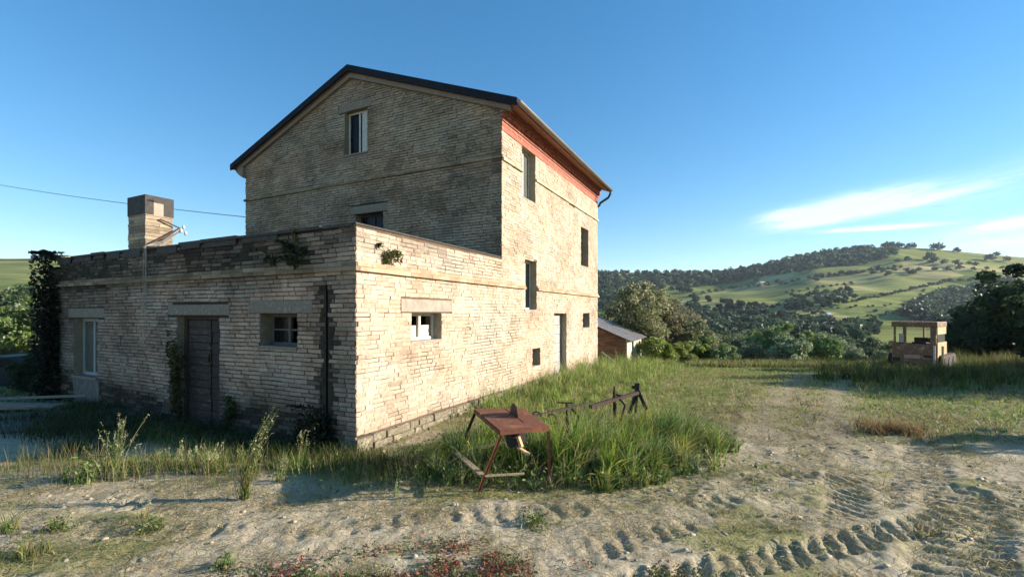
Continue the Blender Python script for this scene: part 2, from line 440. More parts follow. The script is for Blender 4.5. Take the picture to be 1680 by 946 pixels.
def sheet(name, xs, ys, m, near):
    X, Y = np.meshgrid(xs, np.array(ys))
    Z = height(X, Y)
    cols = None
    if near:
        th, wear = track_h(X, Y)
        rough = (fbm(X*3.2, Y*3.2, 4, 77)-.5)*.045+(fbm(X*11, Y*11, 3, 78)-.5)*.022+(fbm(X*24, Y*24, 2, 79)-.5)*.012
        amp = sm(1.5, 2.5, Y)*(1-sm(11, 16, Y))
        Z = Z+(th+rough)*amp
        # the spread stays flat under the house
        du = (X-P0[0])*EU[0]+(Y-P0[1])*EU[1]; dv = (X-P0[0])*EV[0]+(Y-P0[1])*EV[1]
        v = veg(X, Y)
        v = v*(1-.6*wear)
        damp_shade = np.clip(sm(-1.0, -.2, du)*sm(-1, 2, dv)*(1-sm(.1,.3,du)), 0, 1)  # damp earth with the shade of the annex foot painted in
        dk = sm(-1.15, -.55, du+.3*(fbm(X*1.5, Y*1.5, 3, 45)-.5))*(1-sm(.2,.4,du))*sm(-.6,.8,dv)*(1-sm(6.2,7.6,dv))  # near-black soot and shade painted on the ground before the annex
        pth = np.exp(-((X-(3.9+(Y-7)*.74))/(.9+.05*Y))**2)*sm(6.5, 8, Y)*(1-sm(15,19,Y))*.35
        cols = np.stack([v, np.clip(damp_shade*.6+wear*.15+.6*pth+.3*sm(6.6,7.6,Y), 0, 1), np.clip(dk, 0, .92)], -1).reshape(-1, 3)
    ny, nx = X.shape
    V = np.stack([X, Y, Z], -1).reshape(-1, 3)
    i = np.arange(ny-1)[:, None]*nx+np.arange(nx-1)[None, :]
    q = np.stack([i, i+1, i+1+nx, i+nx], -1).reshape(-1, 4)
    me = np_mesh(name, V, q, smooth=True)
    if near:
        at = me.color_attributes.new('col', 'FLOAT_COLOR', 'POINT')
        cc = np.ones((len(V), 4), dtype=np.float32); cc[:, :3] = cols
        at.data.foreach_set('color', cc.ravel())
    return tag(link(name, me, m), kind='structure')
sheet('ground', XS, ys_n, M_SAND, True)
xs_far = np.array([-q for q in grow(3, 4000, 3, .02)][::-1]+[-1.5, 0, 1.5]+grow(3, 4000, 3, .02))
# keep the seam closed: the far sheet starts one row inside the near sheet's end
hl = sheet('hills', xs_far, [ys_n[-1]-.5]+ys_f, M_HILL, False)

# ------------------------------------------------------------------ farmhouse
house = empty('farmhouse', (P0[0], P0[1], 0), TH)
tag(house, 'three storey weathered yellow brick farmhouse with flat roofed annex, standing in weeds', 'farmhouse')
UM = 4.45; UE = 12.38; VW = 9.29; VA = 9.35; ZP = 3.17   # gable wall position, far end, widths, parapet height
VR = VW/2; ZR = 8.62; SL = .385
def roof_under(v): return ZR-.16-SL*np.abs(v-VR)
PAL_CREAM = [((.56,.475,.365), 5), ((.54,.43,.33), 3), ((.50,.38,.295), 2), ((.60,.525,.42), 3), ((.51,.36,.28), 1.5), ((.38,.30,.22), 1)]
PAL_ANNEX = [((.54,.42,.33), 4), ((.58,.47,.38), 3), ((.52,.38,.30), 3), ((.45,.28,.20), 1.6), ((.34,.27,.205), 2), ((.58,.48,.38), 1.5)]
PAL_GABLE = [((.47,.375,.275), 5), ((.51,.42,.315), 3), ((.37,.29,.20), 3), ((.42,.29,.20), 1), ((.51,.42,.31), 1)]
PITCH = .068
def brickwork(name, T, a0, a1, z0, z1, holes, nobrick, top, pal, dirt, erode, parent, thick=.35, mortar=(.42,.36,.25), joint=(.13,.105,.08), proud=(.004,.016), maxout=None, label=None, zfloor=None):
    """one wall: solid backing with openings plus every brick of its face"""
    cols_ = [np.array(c) for c, w in pal]; w = np.array([w for c, w in pal], float); w /= w.sum(); cbar = sum(c*k_ for c, k_ in zip(cols_, w))
    mb = MB(); jamb = tuple(np.array(mortar)*.75)
    cuts = sorted(set([a0, a1]+[h[0] for h in holes if a0 < h[0] < a1]+[h[1] for h in holes if a0 < h[1] < a1]+([VR] if top is not None and a0 < VR < a1 else [])))
    for l, r in zip(cuts[:-1], cuts[1:]):
        mid = (l+r)/2; hs = sorted([h for h in holes if h[0] <= mid <= h[1]], key=lambda h: h[2])
        z = z0
        segs = []
        for h in hs:
            if h[2] > z: segs.append((z, h[2], False))
            z = max(z, h[3])
        segs.append((z, z1, True))
        for s0, s1, last in segs:
            zl = zr = s1
            if last and top is not None: zl = float(top(l)); zr = float(top(r))
            if zl <= s0 and zr <= s0: continue
            P = [T(l, s0, 0), T(r, s0, 0), T(r, s0, -thick), T(l, s0, -thick), T(l, zl, 0), T(r, zr, 0), T(r, zr, -thick), T(l, zl, -thick)]
            mb.add(P, [(0,1,5,4),(2,3,7,6)], tuple(joint)); mb.add(P, [(3,2,1,0),(4,5,6,7),(1,2,6,5),(3,0,4,7)], jamb)
    nz = int((z1-z0)/PITCH)+1
    allh = holes+nobrick
    for k in range(nz):
        zb = z0+k*PITCH
        a = a0-rng.uniform(0, .28)-(k % 2)*.14
        while a < a1:
            L = .265 if rng.random() > .33 else .132
            L += rng.normal(0, .012)
            x0, x1 = max(a, a0-.006), min(a+L, a1+.006); a += L+.008
            if x1-x0 < .03: continue
            zc = zb+PITCH/2+.009*math.sin(x0*1.1+k*.05)+.003*math.sin(x0*3.3+2)
            zt, zlo = zc+PITCH/2-.0065, zc-PITCH/2+.0065
            if zt > z1-.002: continue
            if top is not None and min(top(x0), top(x1)) < zt: 
                if max(top(x0), top(x1)) < zt: continue
                if top(x0) < zt: x0 = VR-(ZR-.16-zt)/SL if x0 < VR else x0
                else: x1 = VR+(ZR-.16-zt)/SL
                if x1-x0 < .03: continue
            ivs = [(x0, x1)]
            for h in allh:
                if h[2]-.012 < zc < h[3]+.012:
                    nv = []
                    for p, q in ivs:
                        if h[0] > p: nv.append((p, min(q, h[0])))
                        if h[1] < q: nv.append((max(p, h[1]), q))
                    ivs = [(p, q) for p, q in nv if q-p > .025]
            for p, q in ivs:
                am = (p+q)/2; er = erode(am, zc); di = dirt(am, zc)
                if er > 1.5: continue
                c = cols_[rng.choice(len(cols_), p=w)]; c = (c*.45+cbar*.55)*rng.uniform(.90, 1.09); pk = f1(am*.8, zc*1.1, 88); c = c*(1-np.array((-.05,.03,.07))*np.clip((pk-.45)*5, -1, 1.2))
                dd = np.clip(di*(rng.uniform(.78, 1.16)), 0, .97)
                c = c*(1-dd)+np.array((.035,.032,.026))*dd
                o = rng.uniform(*proud)
                if rng.random() < .03+.06*max(er, 0): o = .003
                j = lambda s=.0028: rng.normal(0, s)
                P = [T(p+.001+j(), zlo+j(), 0), T(q-.001+j(), zlo+j(), 0), T(q-.001+j(), zt+j(), 0), T(p+.001+j(), zt+j(), 0),
                     T(p+.003+j(), zlo+.002+j(), o+j(.0015)), T(q-.003+j(), zlo+.002+j(), o+j(.0015)), T(q-.003+j(), zt-.002+j(), o+j(.0015)), T(p+.003+j(), zt-.002+j(), o+j(.0015))]
                mb.add(P, [(4,5,6,7),(0,1,5,4),(1,2,6,5),(2,3,7,6),(3,0,4,7)], tuple(c))
                if er < .5:        # joints still filled with mortar
                    mo = o-.0015-er*.012+rng.uniform(-.0015, .0005)
                    if mo > .001:
                        cm = np.array(mortar)*rng.uniform(.85, 1.1)*(1-.75*dd)
                        zz0, zz1 = zc-PITCH/2, min(zc+PITCH/2, z1)
                        P = [T(p-.006, zz0, mo), T(q+.006, zz0, mo), T(q+.006, zz1, mo), T(p-.006, zz1, mo)]
                        mb.add(P, [(0,1,2,3)], tuple(cm))
    o = mb.build(name, M_BRICK, parent)
    if label: o['label'] = label
    return o
def f1(x, y, seed=0, o=4): return float(fbm(np.array([x]), np.array([y]), o, seed)[0])
TA = lambda u0: (lambda a, z, o: (u0-o, a, z))       # wall facing -u
TB = lambda v0: (lambda a, z, o: (a, v0-o, z))       # wall facing -v

# openings located from the photo on their wall planes
def rectA(x0, x1, y0, y1, u=0.0):
    v1, zt = la(x0, y0, u); v0, _ = la(x1, y0, u); xm = (x0+x1)/2
    return (v0, v1, la(xm, y1, u)[1], la(xm, y0, u)[1])
def rectB(x0, x1, y0, y1, v=0.0):
    u0, _ = lb(x0, y0, v); u1, _ = lb(x1, y0, v); xm = (x0+x1)/2
    return (u0, u1, lb(xm, y1, v)[1], lb(xm, y0, v)[1])
wA1 = rectA(122, 161, 522, 617); wA2 = rectA(427, 489, 515, 568)
dA = rectA(291, 361, 518, 720); dA = (dA[0], dA[1], -.3, dA[3])
lA1 = rectA(113, 172, 505, 521); lA2 = rectA(410, 513, 492, 514); lAd = rectA(276, 377, 499, 517)
slotx = la(536, 600)[0]
# annex front (shaded)
def dirt_shade_annexA(a, z):
    n = f1(a*1.1, z*1.5, 61)
    d = .12+.50*sm(2.30, 3.1, z)*(n*1.5-.12)+.42*sm(.45, .55, n)*.5
    d += .38*sm(2.2, 2.6, z)*sm(1.2, 3, a)
    d += .75*sm(.75, 0, z)*sm(.2, 1.2, a)*(.5+n)  # soot and shade at the wall foot, put into the brick colour
    d += .32*sm(3.2, 9.0, a)  # wall's shade painted in, deeper towards the left end
    d += .12*sm(.55, .75, f1(a*.7, z*.9, 71))
    d += 1.0*math.exp(-((a-slotx)/(.17+.16*(1.0-z if z < 1.0 else 0)+.07*math.sin(z*9)+.05*math.sin(z*31)))**2)*sm(2.55, 2.2, z)
    d += .85*math.exp(-((a-la(492,420)[0])/.28)**2)*math.exp(-((z-2.72)/.2)**2)
    return float(np.clip(d, 0, .96))
def erode_annexA(a, z):
    return .25+.9*f1(a*1.6, z*2.2, 5)
zS = lb(585, 444)[1]                                     # lower string course height
slot = (slotx-.028, slotx+.028, -.3, 2.32)
jag = []
for k_ in range(40):
    zz_ = -.35+k_*PITCH
    if zz_ > 2.22: break
    hw_ = .055+(.075 if k_ % 2 else 0)+rng.uniform(-.02, .035)+(.10*(1-zz_) if zz_ < 1 else 0)*rng.uniform(.5, 1)
    jag.append((slotx-hw_, slotx+hw_*rng.uniform(.6, 1.1), zz_+.014, zz_+PITCH-.014))
mb = MB(); mb.box(.30, .34, slotx-.2, slotx+.2, -.34, 2.4); mb.box(.003, .30, slotx-.0275, slotx-.023, -.34, 2.318); mb.box(.003, .30, slotx+.023, slotx+.0275, -.34, 2.318); mb.build('sooty_flue', M_BLACK, house)
brickwork('annex_front_wall', TA(0), 0, VA, -.35, ZP-.03, [wA1, wA2, dA, slot], [lA1, lA2, lAd, (0, VA, zS-.005, zS+.07)]+jag, None, PAL_ANNEX, dirt_shade_annexA, erode_annexA, house, mortar=(.33,.28,.2), joint=(.06,.048,.037), proud=(.004,.026))
# toothed, blackened wall end at the left
def dirt_end(a, z): return float(np.clip(.80+.2*f1(a*3, z*3, 4), 0, .95))
bw = MB()
for k in range(int(3.4/PITCH)):
    z = -.35+k*PITCH
    if z > ZP-.06: break
    e = .48+.05*f1(k*.4, 0, 8)*2+(.05 if k % 2 else 0)+rng.uniform(-.02, .05)
    c = tuple(np.array((.07,.055,.042))*rng.uniform(.5, 1.5))
    bw.box(-.03+rng.uniform(-.02, .02), .36, VA+.012, VA+e, z+.004, z+PITCH-.004, c)
bw.build('toothed_end_pier', M_BRICK, house)['label'] = 'black sooty toothed brick pier at the left end'
# sunlit side: annex and main house share one plane
wB = rectB(674, 724, 513, 558); lB = rectB(657, 741, 491, 512)
bU = rectB(856, 878, 246, 328); bM = rectB(860.5, 880, 427, 508); bR = rectB(953, 965, 375, 437)
bD = rectB(908.5, 929, 514, 600); bD = (bD[0], bD[1], -.2, bD[3])
bS = rectB(956, 967, 514, 537); bL = rectB(873, 886, 570, 600)
zU = lb(823, 262)[1]
def dirt_B(a, z):
    n = f1(a*.9+7, z*1.3, 91)
    d = .02+.18*sm(.5, .72, n)
    d += .25*sm(.5, 0, z)*n*1.5
    d += .28*sm(2.45, 3.1, z)*(1 if a < UM else 0)*sm(.4, .6, f1(a*1.6, z*3, 12))
    return float(np.clip(d, 0, .8))
def erode_B(a, z):
    e = .12+.55*f1(a*1.3+3, z*2.0, 25)
    g = math.exp(-((a-4.1)/1.5)**2-((z-1.0)/.7)**2)
    e += .40*g*f1(a*5, z*6, 66)*1.6
    if z > 2.5 and a < UM: e += .25*f1(a*3, z*4, 36)
    return e*.85
brickwork('annex_side_wall', TB(0), 0, UM, -.35, ZP-.01, [wB], [lB, (0, UM, zS-.005, zS+.07), (-.01, UM, -.4, .11)], None, PAL_CREAM, dirt_B, erode_B, house, mortar=(.53,.45,.335), joint=(.15,.105,.07))
def top_side(a): return roof_under(np.array(0.))-.0+0*a
brickwork('main_side_wall', TB(0), UM, UE, -.35, float(roof_under(0)), [bU, bM, bR, bD, bS, bL], [(UM, UE, zS-.005, zS+.07), (UM, UE, zU-.005, zU+.07), (UM, UE, 6.10, 7)], None, PAL_CREAM, dirt_B, erode_B, house, mortar=(.53,.45,.335), joint=(.17,.12,.08))
# gable wall above the annex
gA = rectA(566, 603, 180, 252, UM); gW = rectA(583, 629, 349, 384, UM)
lgA = (gA[0]-.13, gA[1]+.22, gA[3], gA[3]+.24); lgW = (gW[0]-.14, gW[1]+.16, gW[3], gW[3]+.22)
zG = la(823, 259, UM)[1]
def dirt_G(a, z):
    n = f1(a*.8, z*1.1, 55)
    d = .16+.22*sm(.45, .7, n)+.2*sm(.5, .7, f1(a*2.2, z*2.6, 56))
    d += .2*sm(.6, 0, a)
    return float(np.clip(d, 0, .85))
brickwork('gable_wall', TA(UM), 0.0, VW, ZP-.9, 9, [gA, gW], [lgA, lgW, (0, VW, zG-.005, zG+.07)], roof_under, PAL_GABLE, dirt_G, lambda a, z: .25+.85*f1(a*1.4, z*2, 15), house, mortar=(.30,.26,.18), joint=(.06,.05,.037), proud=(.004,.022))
# hidden rear walls close the house, so its rooms stay dark
mb = MB(); zu0 = float(roof_under(0))
mb.box(UM+.35, UE, VW-.3, VW, -.35, zu0, (.35,.29,.2))
mb.add([(UE-.3,.35,-.35),(UE-.3,VW-.3,-.35),(UE-.3,VW-.3,zu0),(UE-.3,VR,ZR-.16),(UE-.3,.35,zu0), (UE-.002,.35,-.35),(UE-.002,VW-.3,-.35),(UE-.002,VW-.3,zu0),(UE-.002,VR,ZR-.16),(UE-.002,.35,zu0)],
       [(4,3,2,1,0),(5,6,7,8,9),(0,1,6,5),(1,2,7,6),(2,3,8,7),(3,4,9,8),(4,0,5,9)], (.35,.29,.2))
mb.box(.35, UM, VA-.3, VA-.002, -.35, ZP-.05, (.3,.25,.18))
mb.box(UM, UM+.35, .35, VW-.3, -.35, ZP-.9, (.3,.25,.18))
mb.build('rear_wall', M_BRICK, house)
mb = MB(); mb.box(.3, UM+.01, .3, VA-.25, ZP-.42, ZP-.28); mb.build('annex_roof', M_TAR, house)
mb = MB(); mb.box(UM+.3, UE-.3, .3, VW-.3, 2.6, 2.75); mb.box(UM+.3, UE-.3, .3, VW-.3, 5.3, 5.45); mb.build('floor_slab', M_CONC, house)
# parapet capping: tar paper on the front, thin dark lip on the side, broken up
mb = MB(); a = 0.05
while a < VA+.45:
    L = rng.uniform(.35, 1.1); b = min(a+L, VA+.46)
    if not (la(345,0)[0] > 99):
        t = rng.uniform(.02, .05)
        mb.box(-.035-rng.uniform(0, .03), .36, a, b-.01, ZP-.028, ZP-.028+t+.02*f1(a, 0, 3))
        if rng.random() < .6 and a > .8: mb.box(-.04, -.022, a+.05, b-.1, ZP-.03-rng.uniform(.04, .13), ZP-.03)
    a = b
mb.box(-.03, UM-.003, -.02, .34, ZP-.008, ZP+.02)
mb.build('parapet_capping', M_TAR, house)
# string courses
def courses(name, boxes, m=M_BRICK, base=(.5,.38,.26)):
    mb = MB()
    for (x0, x1, y0, y1, z0, z1, ax, db) in boxes:
        a0, a1 = (x0, x1) if ax == 0 else (y0, y1); a = a0
        cut_ = [(h[0]-.01, h[1]+.01) for h in (bU, bM) if ax == 0 and h[2] < z0 < h[3]]
        while a < a1-.01:
            b = min(a+.285, a1)
            for h0, h1 in cut_:
                if a < h0 < b: b = h0
                elif h0 <= a < h1: a = h1; b = min(a+.285, a1)
            c = tuple(np.array(base)*rng.uniform(.75, 1.15)*(1-db*rng.uniform(.5, 1)))
            j = rng.uniform(-.004, .004)
            if ax == 0: mb.box(a+.002, b-.002, y0+j, y1, z0, z1+j, c)
            else: mb.box(x0+j, x1, a+.002, b-.002, z0, z1+j, c)
            a = b
    return mb.build(name, m, house)
courses('string_course', [(-.075, 0, -.07, VA, zS, zS+.062, 1, .6), (-.035, 0, -.03, VA, zS+.07, zS+.13, 1, .6)])
courses('string_course', [(0, UE+.04, -.07, 0, zS, zS+.062, 0, .1), (0, UE, -.035, 0, zS+.07, zS+.13, 0, .1)], base=(.56,.40,.27))
courses('string_course', [(UM, UE+.04, -.055, 0, zU, zU+.062, 0, .1)], base=(.6,.5,.34))
courses('string_course', [(UM-.055, UM, -.05, VW+.04, zG, zG+.062, 1, .3)], base=(.36,.29,.19))
# terracotta cornice with its return on the gable
mb = MB(); zc = 6.24; step = [.025, .05, .085, .12, .15]
for i, o in enumerate(step):
    a = UM-.02-o*.3
    z0, z1 = zc+i*.084, zc+i*.084+.072
    while a < UE+.02:
        b = min(a+(.15 if i == 2 else .28), UE+.02)
        mb.box(a+.003, b-.003, -o-(.03 if i == 2 and int(a*7) % 2 else 0)+rng.uniform(-.003, .003), .01, z0, z1, None); a = b
mb.box(UM-.01, UE, -.016, 0, zc-.13, zc+.40)
mb.build('cornice', M_TERRA, house)
# rubble plinth on the sunny side
mb = MB(); a = 0.0
mb.box(-.02, 9, -.035, 0.008, -.38, .10)
for k in range(4):
    a = -.04; z0 = -.36+k*.118
    while a < 8.5:
        L = rng.uniform(.14, .40); mb.box(a, a+L, -.05-rng.uniform(0, .04), 0.0, z0+rng.uniform(0, .012), min(z0+.112+rng.uniform(-.015, .012), .108), None); a += L+rng.uniform(.004, .02)
mb.build('plinth', M_STONE, house, bevel=.014)
# roof
OV = .45
mb = MB()
for s in (-1, 1):
    v0 = VR; v1 = VR+s*(VR+OV); za = ZR; zb = ZR-SL*(VR+OV)
    P = [(UM-.16, v0, za-.14), (UE+.02, v0, za-.14), (UE+.02, v1, zb-.14), (UM-.16, v1, zb-.14), (UM-.16, v0, za), (UE+.02, v0, za), (UE+.02, v1, zb), (UM-.16, v1, zb)]
    mb.add(P, [(3,2,1,0),(4,5,6,7),(0,1,5,4),(1,2,6,5),(2,3,7,6),(3,0,4,7)])
roof = mb.build('roof', M_TILE, house)
mb = MB()
for s in (-1, 1):
    v0 = VR; v1 = VR+s*(VR+OV+.04); za = ZR+.03; zb = za-SL*(VR+OV+.04)
    P = [(UM-.21, v0, za-.178), (UM-.162, v0, za-.178), (UM-.162, v1, zb-.178), (UM-.21, v1, zb-.178), (UM-.21, v0, za), (UM+.05, v0, za), (UM+.05, v1, zb), (UM-.21, v1, zb)]
    mb.add(P, [(3,2,1,0),(4,5,6,7),(0,1,5,4),(1,2,6,5),(2,3,7,6),(3,0,4,7)])
mb.build('verge_flashing', M_FLASH, roof)
mb = MB()
for s in (-1, 1):
    v0 = VR; v1 = VR+s*(VR+.28); za = ZR-.145; zb = za-SL*(VR+.28)
    P = [(UM-.10, v0, za-.13), (UM-.004, v0, za-.13), (UM-.004, v1, zb-.11), (UM-.10, v1, zb-.11), (UM-.10, v0, za), (UM-.004, v0, za), (UM-.004, v1, zb), (UM-.10, v1, zb)]
    mb.add(P, [(3,2,1,0),(4,5,6,7),(0,1,5,4),(1,2,6,5),(2,3,7,6),(3,0,4,7)])
mb.build('bargeboard', M_LINTEL, roof)
ze = ZR-SL*(VR+OV)
mb = MB(); pr = []
for k in range(9):
    an = math.pi*k/8; pr.append((0, -OV-.06-.075*math.cos(an)*1, ze-.06-.075*math.sin(an)))
for k in range(9)[::-1]:
    an = math.pi*k/8; pr.append((0, -OV-.06-.068*math.cos(an), ze-.06-.068*math.sin(an)))
pr = [(UM-.20, p[1], p[2]) for p in pr]
n_ = len(pr)
mb.add([p for p in pr]+[(UE+.10, p[1], p[2]) for p in pr], [[i, (i+1) % n_, n_+(i+1) % n_, n_+i] for i in range(n_)]+[list(range(n_))[::-1], list(range(n_, 2*n_))])
gut = mb.build('gutter', M_GUTTER, house)
mb = MB(); gz = ze-.1; gy = -OV-.06
mb.tube([(UE-.02, gy, gz), (UE-.02, gy, gz-.12), (UE, gy+.08, gz-.26), (UE+.05, -.10, gz-.42), (UE+.07, -.06, gz-.5), (UE+.07, .06, gz-.6), (UE+.07, .1, gz-2), (UE+.07, .1, .1)], .045, 10)
mb.build('downpipe', M_PIPE, gut, smooth=True)
# soffit at the left eave end
mb = MB(); zb = ZR-.14-SL*(VR+.3)
mb.prism([(UM-.1, VW, zb-.02), (UM-.1, VW+.38, zb-.1), (UM-.1, VW+.22, zb-.24), (UM-.1, VW+.02, zb-.36)], (UE-UM, 0, 0)); mb.build('rear_cornice', M_LINTEL, house)

# lintels
def lintel(r, axis, u=0., m=M_LINTEL, out=.012):
    mb = MB()
    if axis == 'A': mb.box(u-out, u+.1, r[0], r[1], r[2]+.004, r[3]-.004)
    else: mb.box(r[0], r[1], -out, .1, r[2]+.004, r[3]-.004)
    return mb.build('lintel', m, house, bevel=.008)
lintel(lA1, 'A'); lintel(lAd, 'A'); lintel(lA2, 'A'); lintel(lgA, 'A', UM); lintel(lgW, 'A', UM)
M_LINTEL2 = mat('pale_lintel', (.40,.345,.27), (.24,.20,.165), scale=5, bump=.2); lintel(lB, 'B', m=M_LINTEL2, out=.018)

M_DKGREY = mat('grey_dark_wood', (.15,.135,.12), (.08,.07,.06), scale=12, stretch=(4,4,1))
# windows: frame (the window's own mesh) with panes, set back in the opening
def win(r, axis, inset, plane=0., nx=2, nz=1, fw=.05, m=M_FRAME, gm=M_GLASS, open_=None, label=None, missing=()):
    a0, a1, z0, z1 = r
    def bx(mb, p0, p1, q0, q1, d0, d1):
        if axis == 'A': mb.box(plane+d0, plane+d1, p0, p1, q0, q1)
        else: mb.box(p0, p1, plane+d0, plane+d1, q0, q1)
    f = MB(); bx(f, a0, a1, z0, z0+fw, inset, inset+.05); bx(f, a0, a1, z1-fw, z1, inset, inset+.05)
    bx(f, a0, a0+fw, z0+fw, z1-fw, inset, inset+.05); bx(f, a1-fw, a1, z0+fw, z1-fw, inset, inset+.05)
    for i in range(1, nx):
        x = a0+(a1-a0)*i/nx; bx(f, x-fw*.55, x+fw*.55, z0+fw, z1-fw, inset-.004, inset+.046)
    for i in range(1, nz):
        z = z0+(z1-z0)*i/nz; bx(f, a0+fw, a1-fw, z-fw*.3, z+fw*.3, inset+.006, inset+.04)
    o = f.build('window', m, house, bevel=.004)
    if label: o['label'] = label
    for i in range(nx):
        if i in missing: continue
        p = MB(); xa = a0+(a1-a0)*i/nx; xb = a0+(a1-a0)*(i+1)/nx
        bx(p, xa+fw*.56, xb-fw*.56, z0+fw, z1-fw, inset+.02, inset+.026)
        p.build('pane', gm, o)
    return o
def sill(r, axis, plane=0., m=M_LINTEL, out=.04, h=.05):
    mb = MB()
    if axis == 'A': mb.box(plane-out, plane+.3, r[0]-.01, r[1]+.01, r[2]-h, r[2]+.004)
    else: mb.box(r[0]-.01, r[1]+.01, plane-out, plane+.3, r[2]-h, r[2]+.004)
    mb.build('sill', m, house)
win(wA1, 'A', .15, nx=2, fw=.07, m=mat('grey_painted_wood', (.40,.41,.40), (.25,.26,.25), scale=12, stretch=(8,8,.5)), gm=M_PALEGLASS, label='tall closed two leaf window with pale grimy glass at left')
win(wA2, 'A', .2, nx=2, nz=2, fw=.05, m=M_DKGREY, missing=(0,), label='small dark four light window beside the annex door')
win(wB, 'B', .16, nx=2, fw=.055, m=M_FRAME, missing=(0, 1), label='small window with white frame and missing glass under pale lintel')
mb = MB(); mb.box(wB[0]+.06, wB[1]-.09, .20, .22, wB[2]+.05, wB[2]+.26); mb.build('broken_board', M_FRAME, house)
win(gA, 'A', .14, UM, nx=2, fw=.05, m=M_FRAME, label='white framed two leaf attic window in the gable', missing=())
mb = MB(); mb.box(UM+.13, UM+.15, gA[0]+.06, (gA[0]+gA[1])/2-.1, gA[2]+.06, gA[3]-.06); mb.build('shutter', M_FRAME, house)
win(gW, 'A', .2, UM, nx=2, fw=.06, m=M_DARKWOOD, label='dark wooden window half hidden behind the annex parapet')
win(bU, 'B', .17, nx=2, fw=.06, gm=M_PALEGLASS, label='top floor window with white frame under the cornice')
win(bM, 'B', .17, nx=2, fw=.06, gm=M_GLASS, label='tall middle floor window crossing the string course')
win(bR, 'B', .2, nx=2, fw=.05, m=M_GREYWOOD, label='narrow upper window near the far corner')
win(bS, 'B', .2, nx=1, fw=.04, m=M_GREYWOOD, label='small square window near the far corner')
win(bL, 'B', .22, nx=1, fw=.04, m=M_DARKWOOD, label='low dark cellar opening close to the weeds')
for r in (bU, bM, bR, bS, wB): sill(r, 'B', out=.02, h=.035, m=M_LINTEL2)
sill(wA2, 'A', m=M_LINTEL); sill(gA, 'A', UM, out=.03, h=.04); sill(wA1, 'A', out=.05)
# plaster apron under the left window
mb = MB(); a0, a1 = wA1[0]-.1, wA1[1]-.05; zt = wA1[2]-.05
mb.prism([(-.03, a0, zt), (-.03, a1+.1, zt), (-.03, a1, zt-.28), (-.03, a1-.03, -.25), (-.03, a0+.03, -.25)], (.03, 0, 0)); mb.build('plaster_apron', M_CONC, house)
# plank door of the annex: two leaves, right one darker and rotten
def planks(name, axis, a0, a1, z0, z1, d, n, m, parent, horiz=True):
    mb = MB()
    for i in range(n):
        p0, p1 = (z0+(z1-z0)*i/n+.004, z0+(z1-z0)*(i+1)/n-.004) if horiz else (a0+(a1-a0)*i/n+.003, a0+(a1-a0)*(i+1)/n-.003)
        j = rng.uniform(-.006, .006)
        A0, A1, Z0, Z1 = (a0, a1, p0, p1) if horiz else (p0, p1, z0, z1)
        if axis == 'A': mb.box(d+j, d+.03+j, A0, A1, Z0, Z1)
        else: mb.box(A0, A1, d+j, d+.03+j, Z0, Z1)
    return mb.build(name, m, parent, bevel=.003)
mb = MB(); w_ = .09
mb.box(.12, .22, dA[1]-w_, dA[1], dA[2], dA[3]); mb.box(.12, .22, dA[0], dA[0]+.05, dA[2], dA[3]); mb.box(.12, .22, dA[0]+.05, dA[1]-w_, dA[3]-.07, dA[3])
door = mb.build('door', M_DARKWOOD, house); door['label'] = 'dark double plank door of the annex, weathered and rotting'
mid = dA[0]+(dA[1]-dA[0])*.40
M_DOOR = mat('door_planks', (.12,.08,.058), (.05,.036,.03), scale=5, bump=.5, stretch=(1,1,5), c3=(.17,.13,.11))
planks('door_leaf', 'A', mid+.01, dA[1]-w_-.005, dA[2], dA[3]-.08, .15, 15, M_DOOR, door)
planks('door_leaf', 'A', dA[0]+.055, mid-.01, dA[2], dA[3]-.08, .17, 10, M_DARKWOOD, door)
mb = MB(); mb.box(.128, .15, mid+.03, mid+.045, 1.0, 1.15); mb.box(.115, .15, mid+.02, mid+.055, 1.03, 1.05); mb.build('handle', M_RUSTDK, door)
# white panelled door of the sunny side
mb = MB(); mb.box(bD[0], bD[0]+.06, .16, .24, bD[2], bD[3]); mb.box(bD[1]-.06, bD[1], .16, .24, bD[2], bD[3]); mb.box(bD[0]+.06, bD[1]-.06, .16, .24, bD[3]-.06, bD[3])
d2 = mb.build('door', M_GREYWOOD, house); d2['label'] = 'grey white panelled door of the main house behind tall grass'
planks('door_leaf', 'B', bD[0]+.065, bD[1]-.065, bD[2], bD[3]-.065, .18, 7, mat('grey_white_door_paint', (.44,.43,.40), (.28,.26,.23), scale=9), d2)
mb = MB(); mb.disc((bD[0]+.12, .17, 1.0), (0,1,0), .03, .03, 12); mb.build('handle', M_RUSTDK, d2)
# chimney on the annex parapet
cv0, cv1, cl = 5.605, 6.256, .478
mb = MB(); z = ZP-.35; k = 0
while z < 3.86:
    for (x0, x1, y0, y1) in ((-.012, cl, cv0, cv0+.22), (-.012, cl, cv0+.225, cv0+.43), (-.012, cl, cv0+.435, cv1)) if k % 2 else ((-.012, cl/2, cv0, cv1), (cl/2+.004, cl, cv0, cv1)):
        j = lambda: rng.uniform(-.006, .006)
        mb.box(x0+j(), x1+j(), y0+j(), y1+j(), z, z+PITCH-.008, tuple(np.array((.42,.34,.25))*rng.uniform(.55, 1.15)*(.45+1.1*f1(y0*5+x0*4, z*4, 7))))
    z += PITCH; k += 1
mb.box(0, cl-.01, cv0+.012, cv1-.012, ZP-.35, 3.86, (.25,.2,.14))
ch = mb.build('chimney', M_BRICK, house)
mb = MB(); mb.box(-.02, .012, cv0-.012, cv1+.012, 3.862, 4.24); mb.box(.012, cl+.012, cv1-.02, cv1+.012, 3.862, 4.24); mb.box(cl-.02, cl+.012, cv0-.012, cv1-.02, 3.862, 4.24)
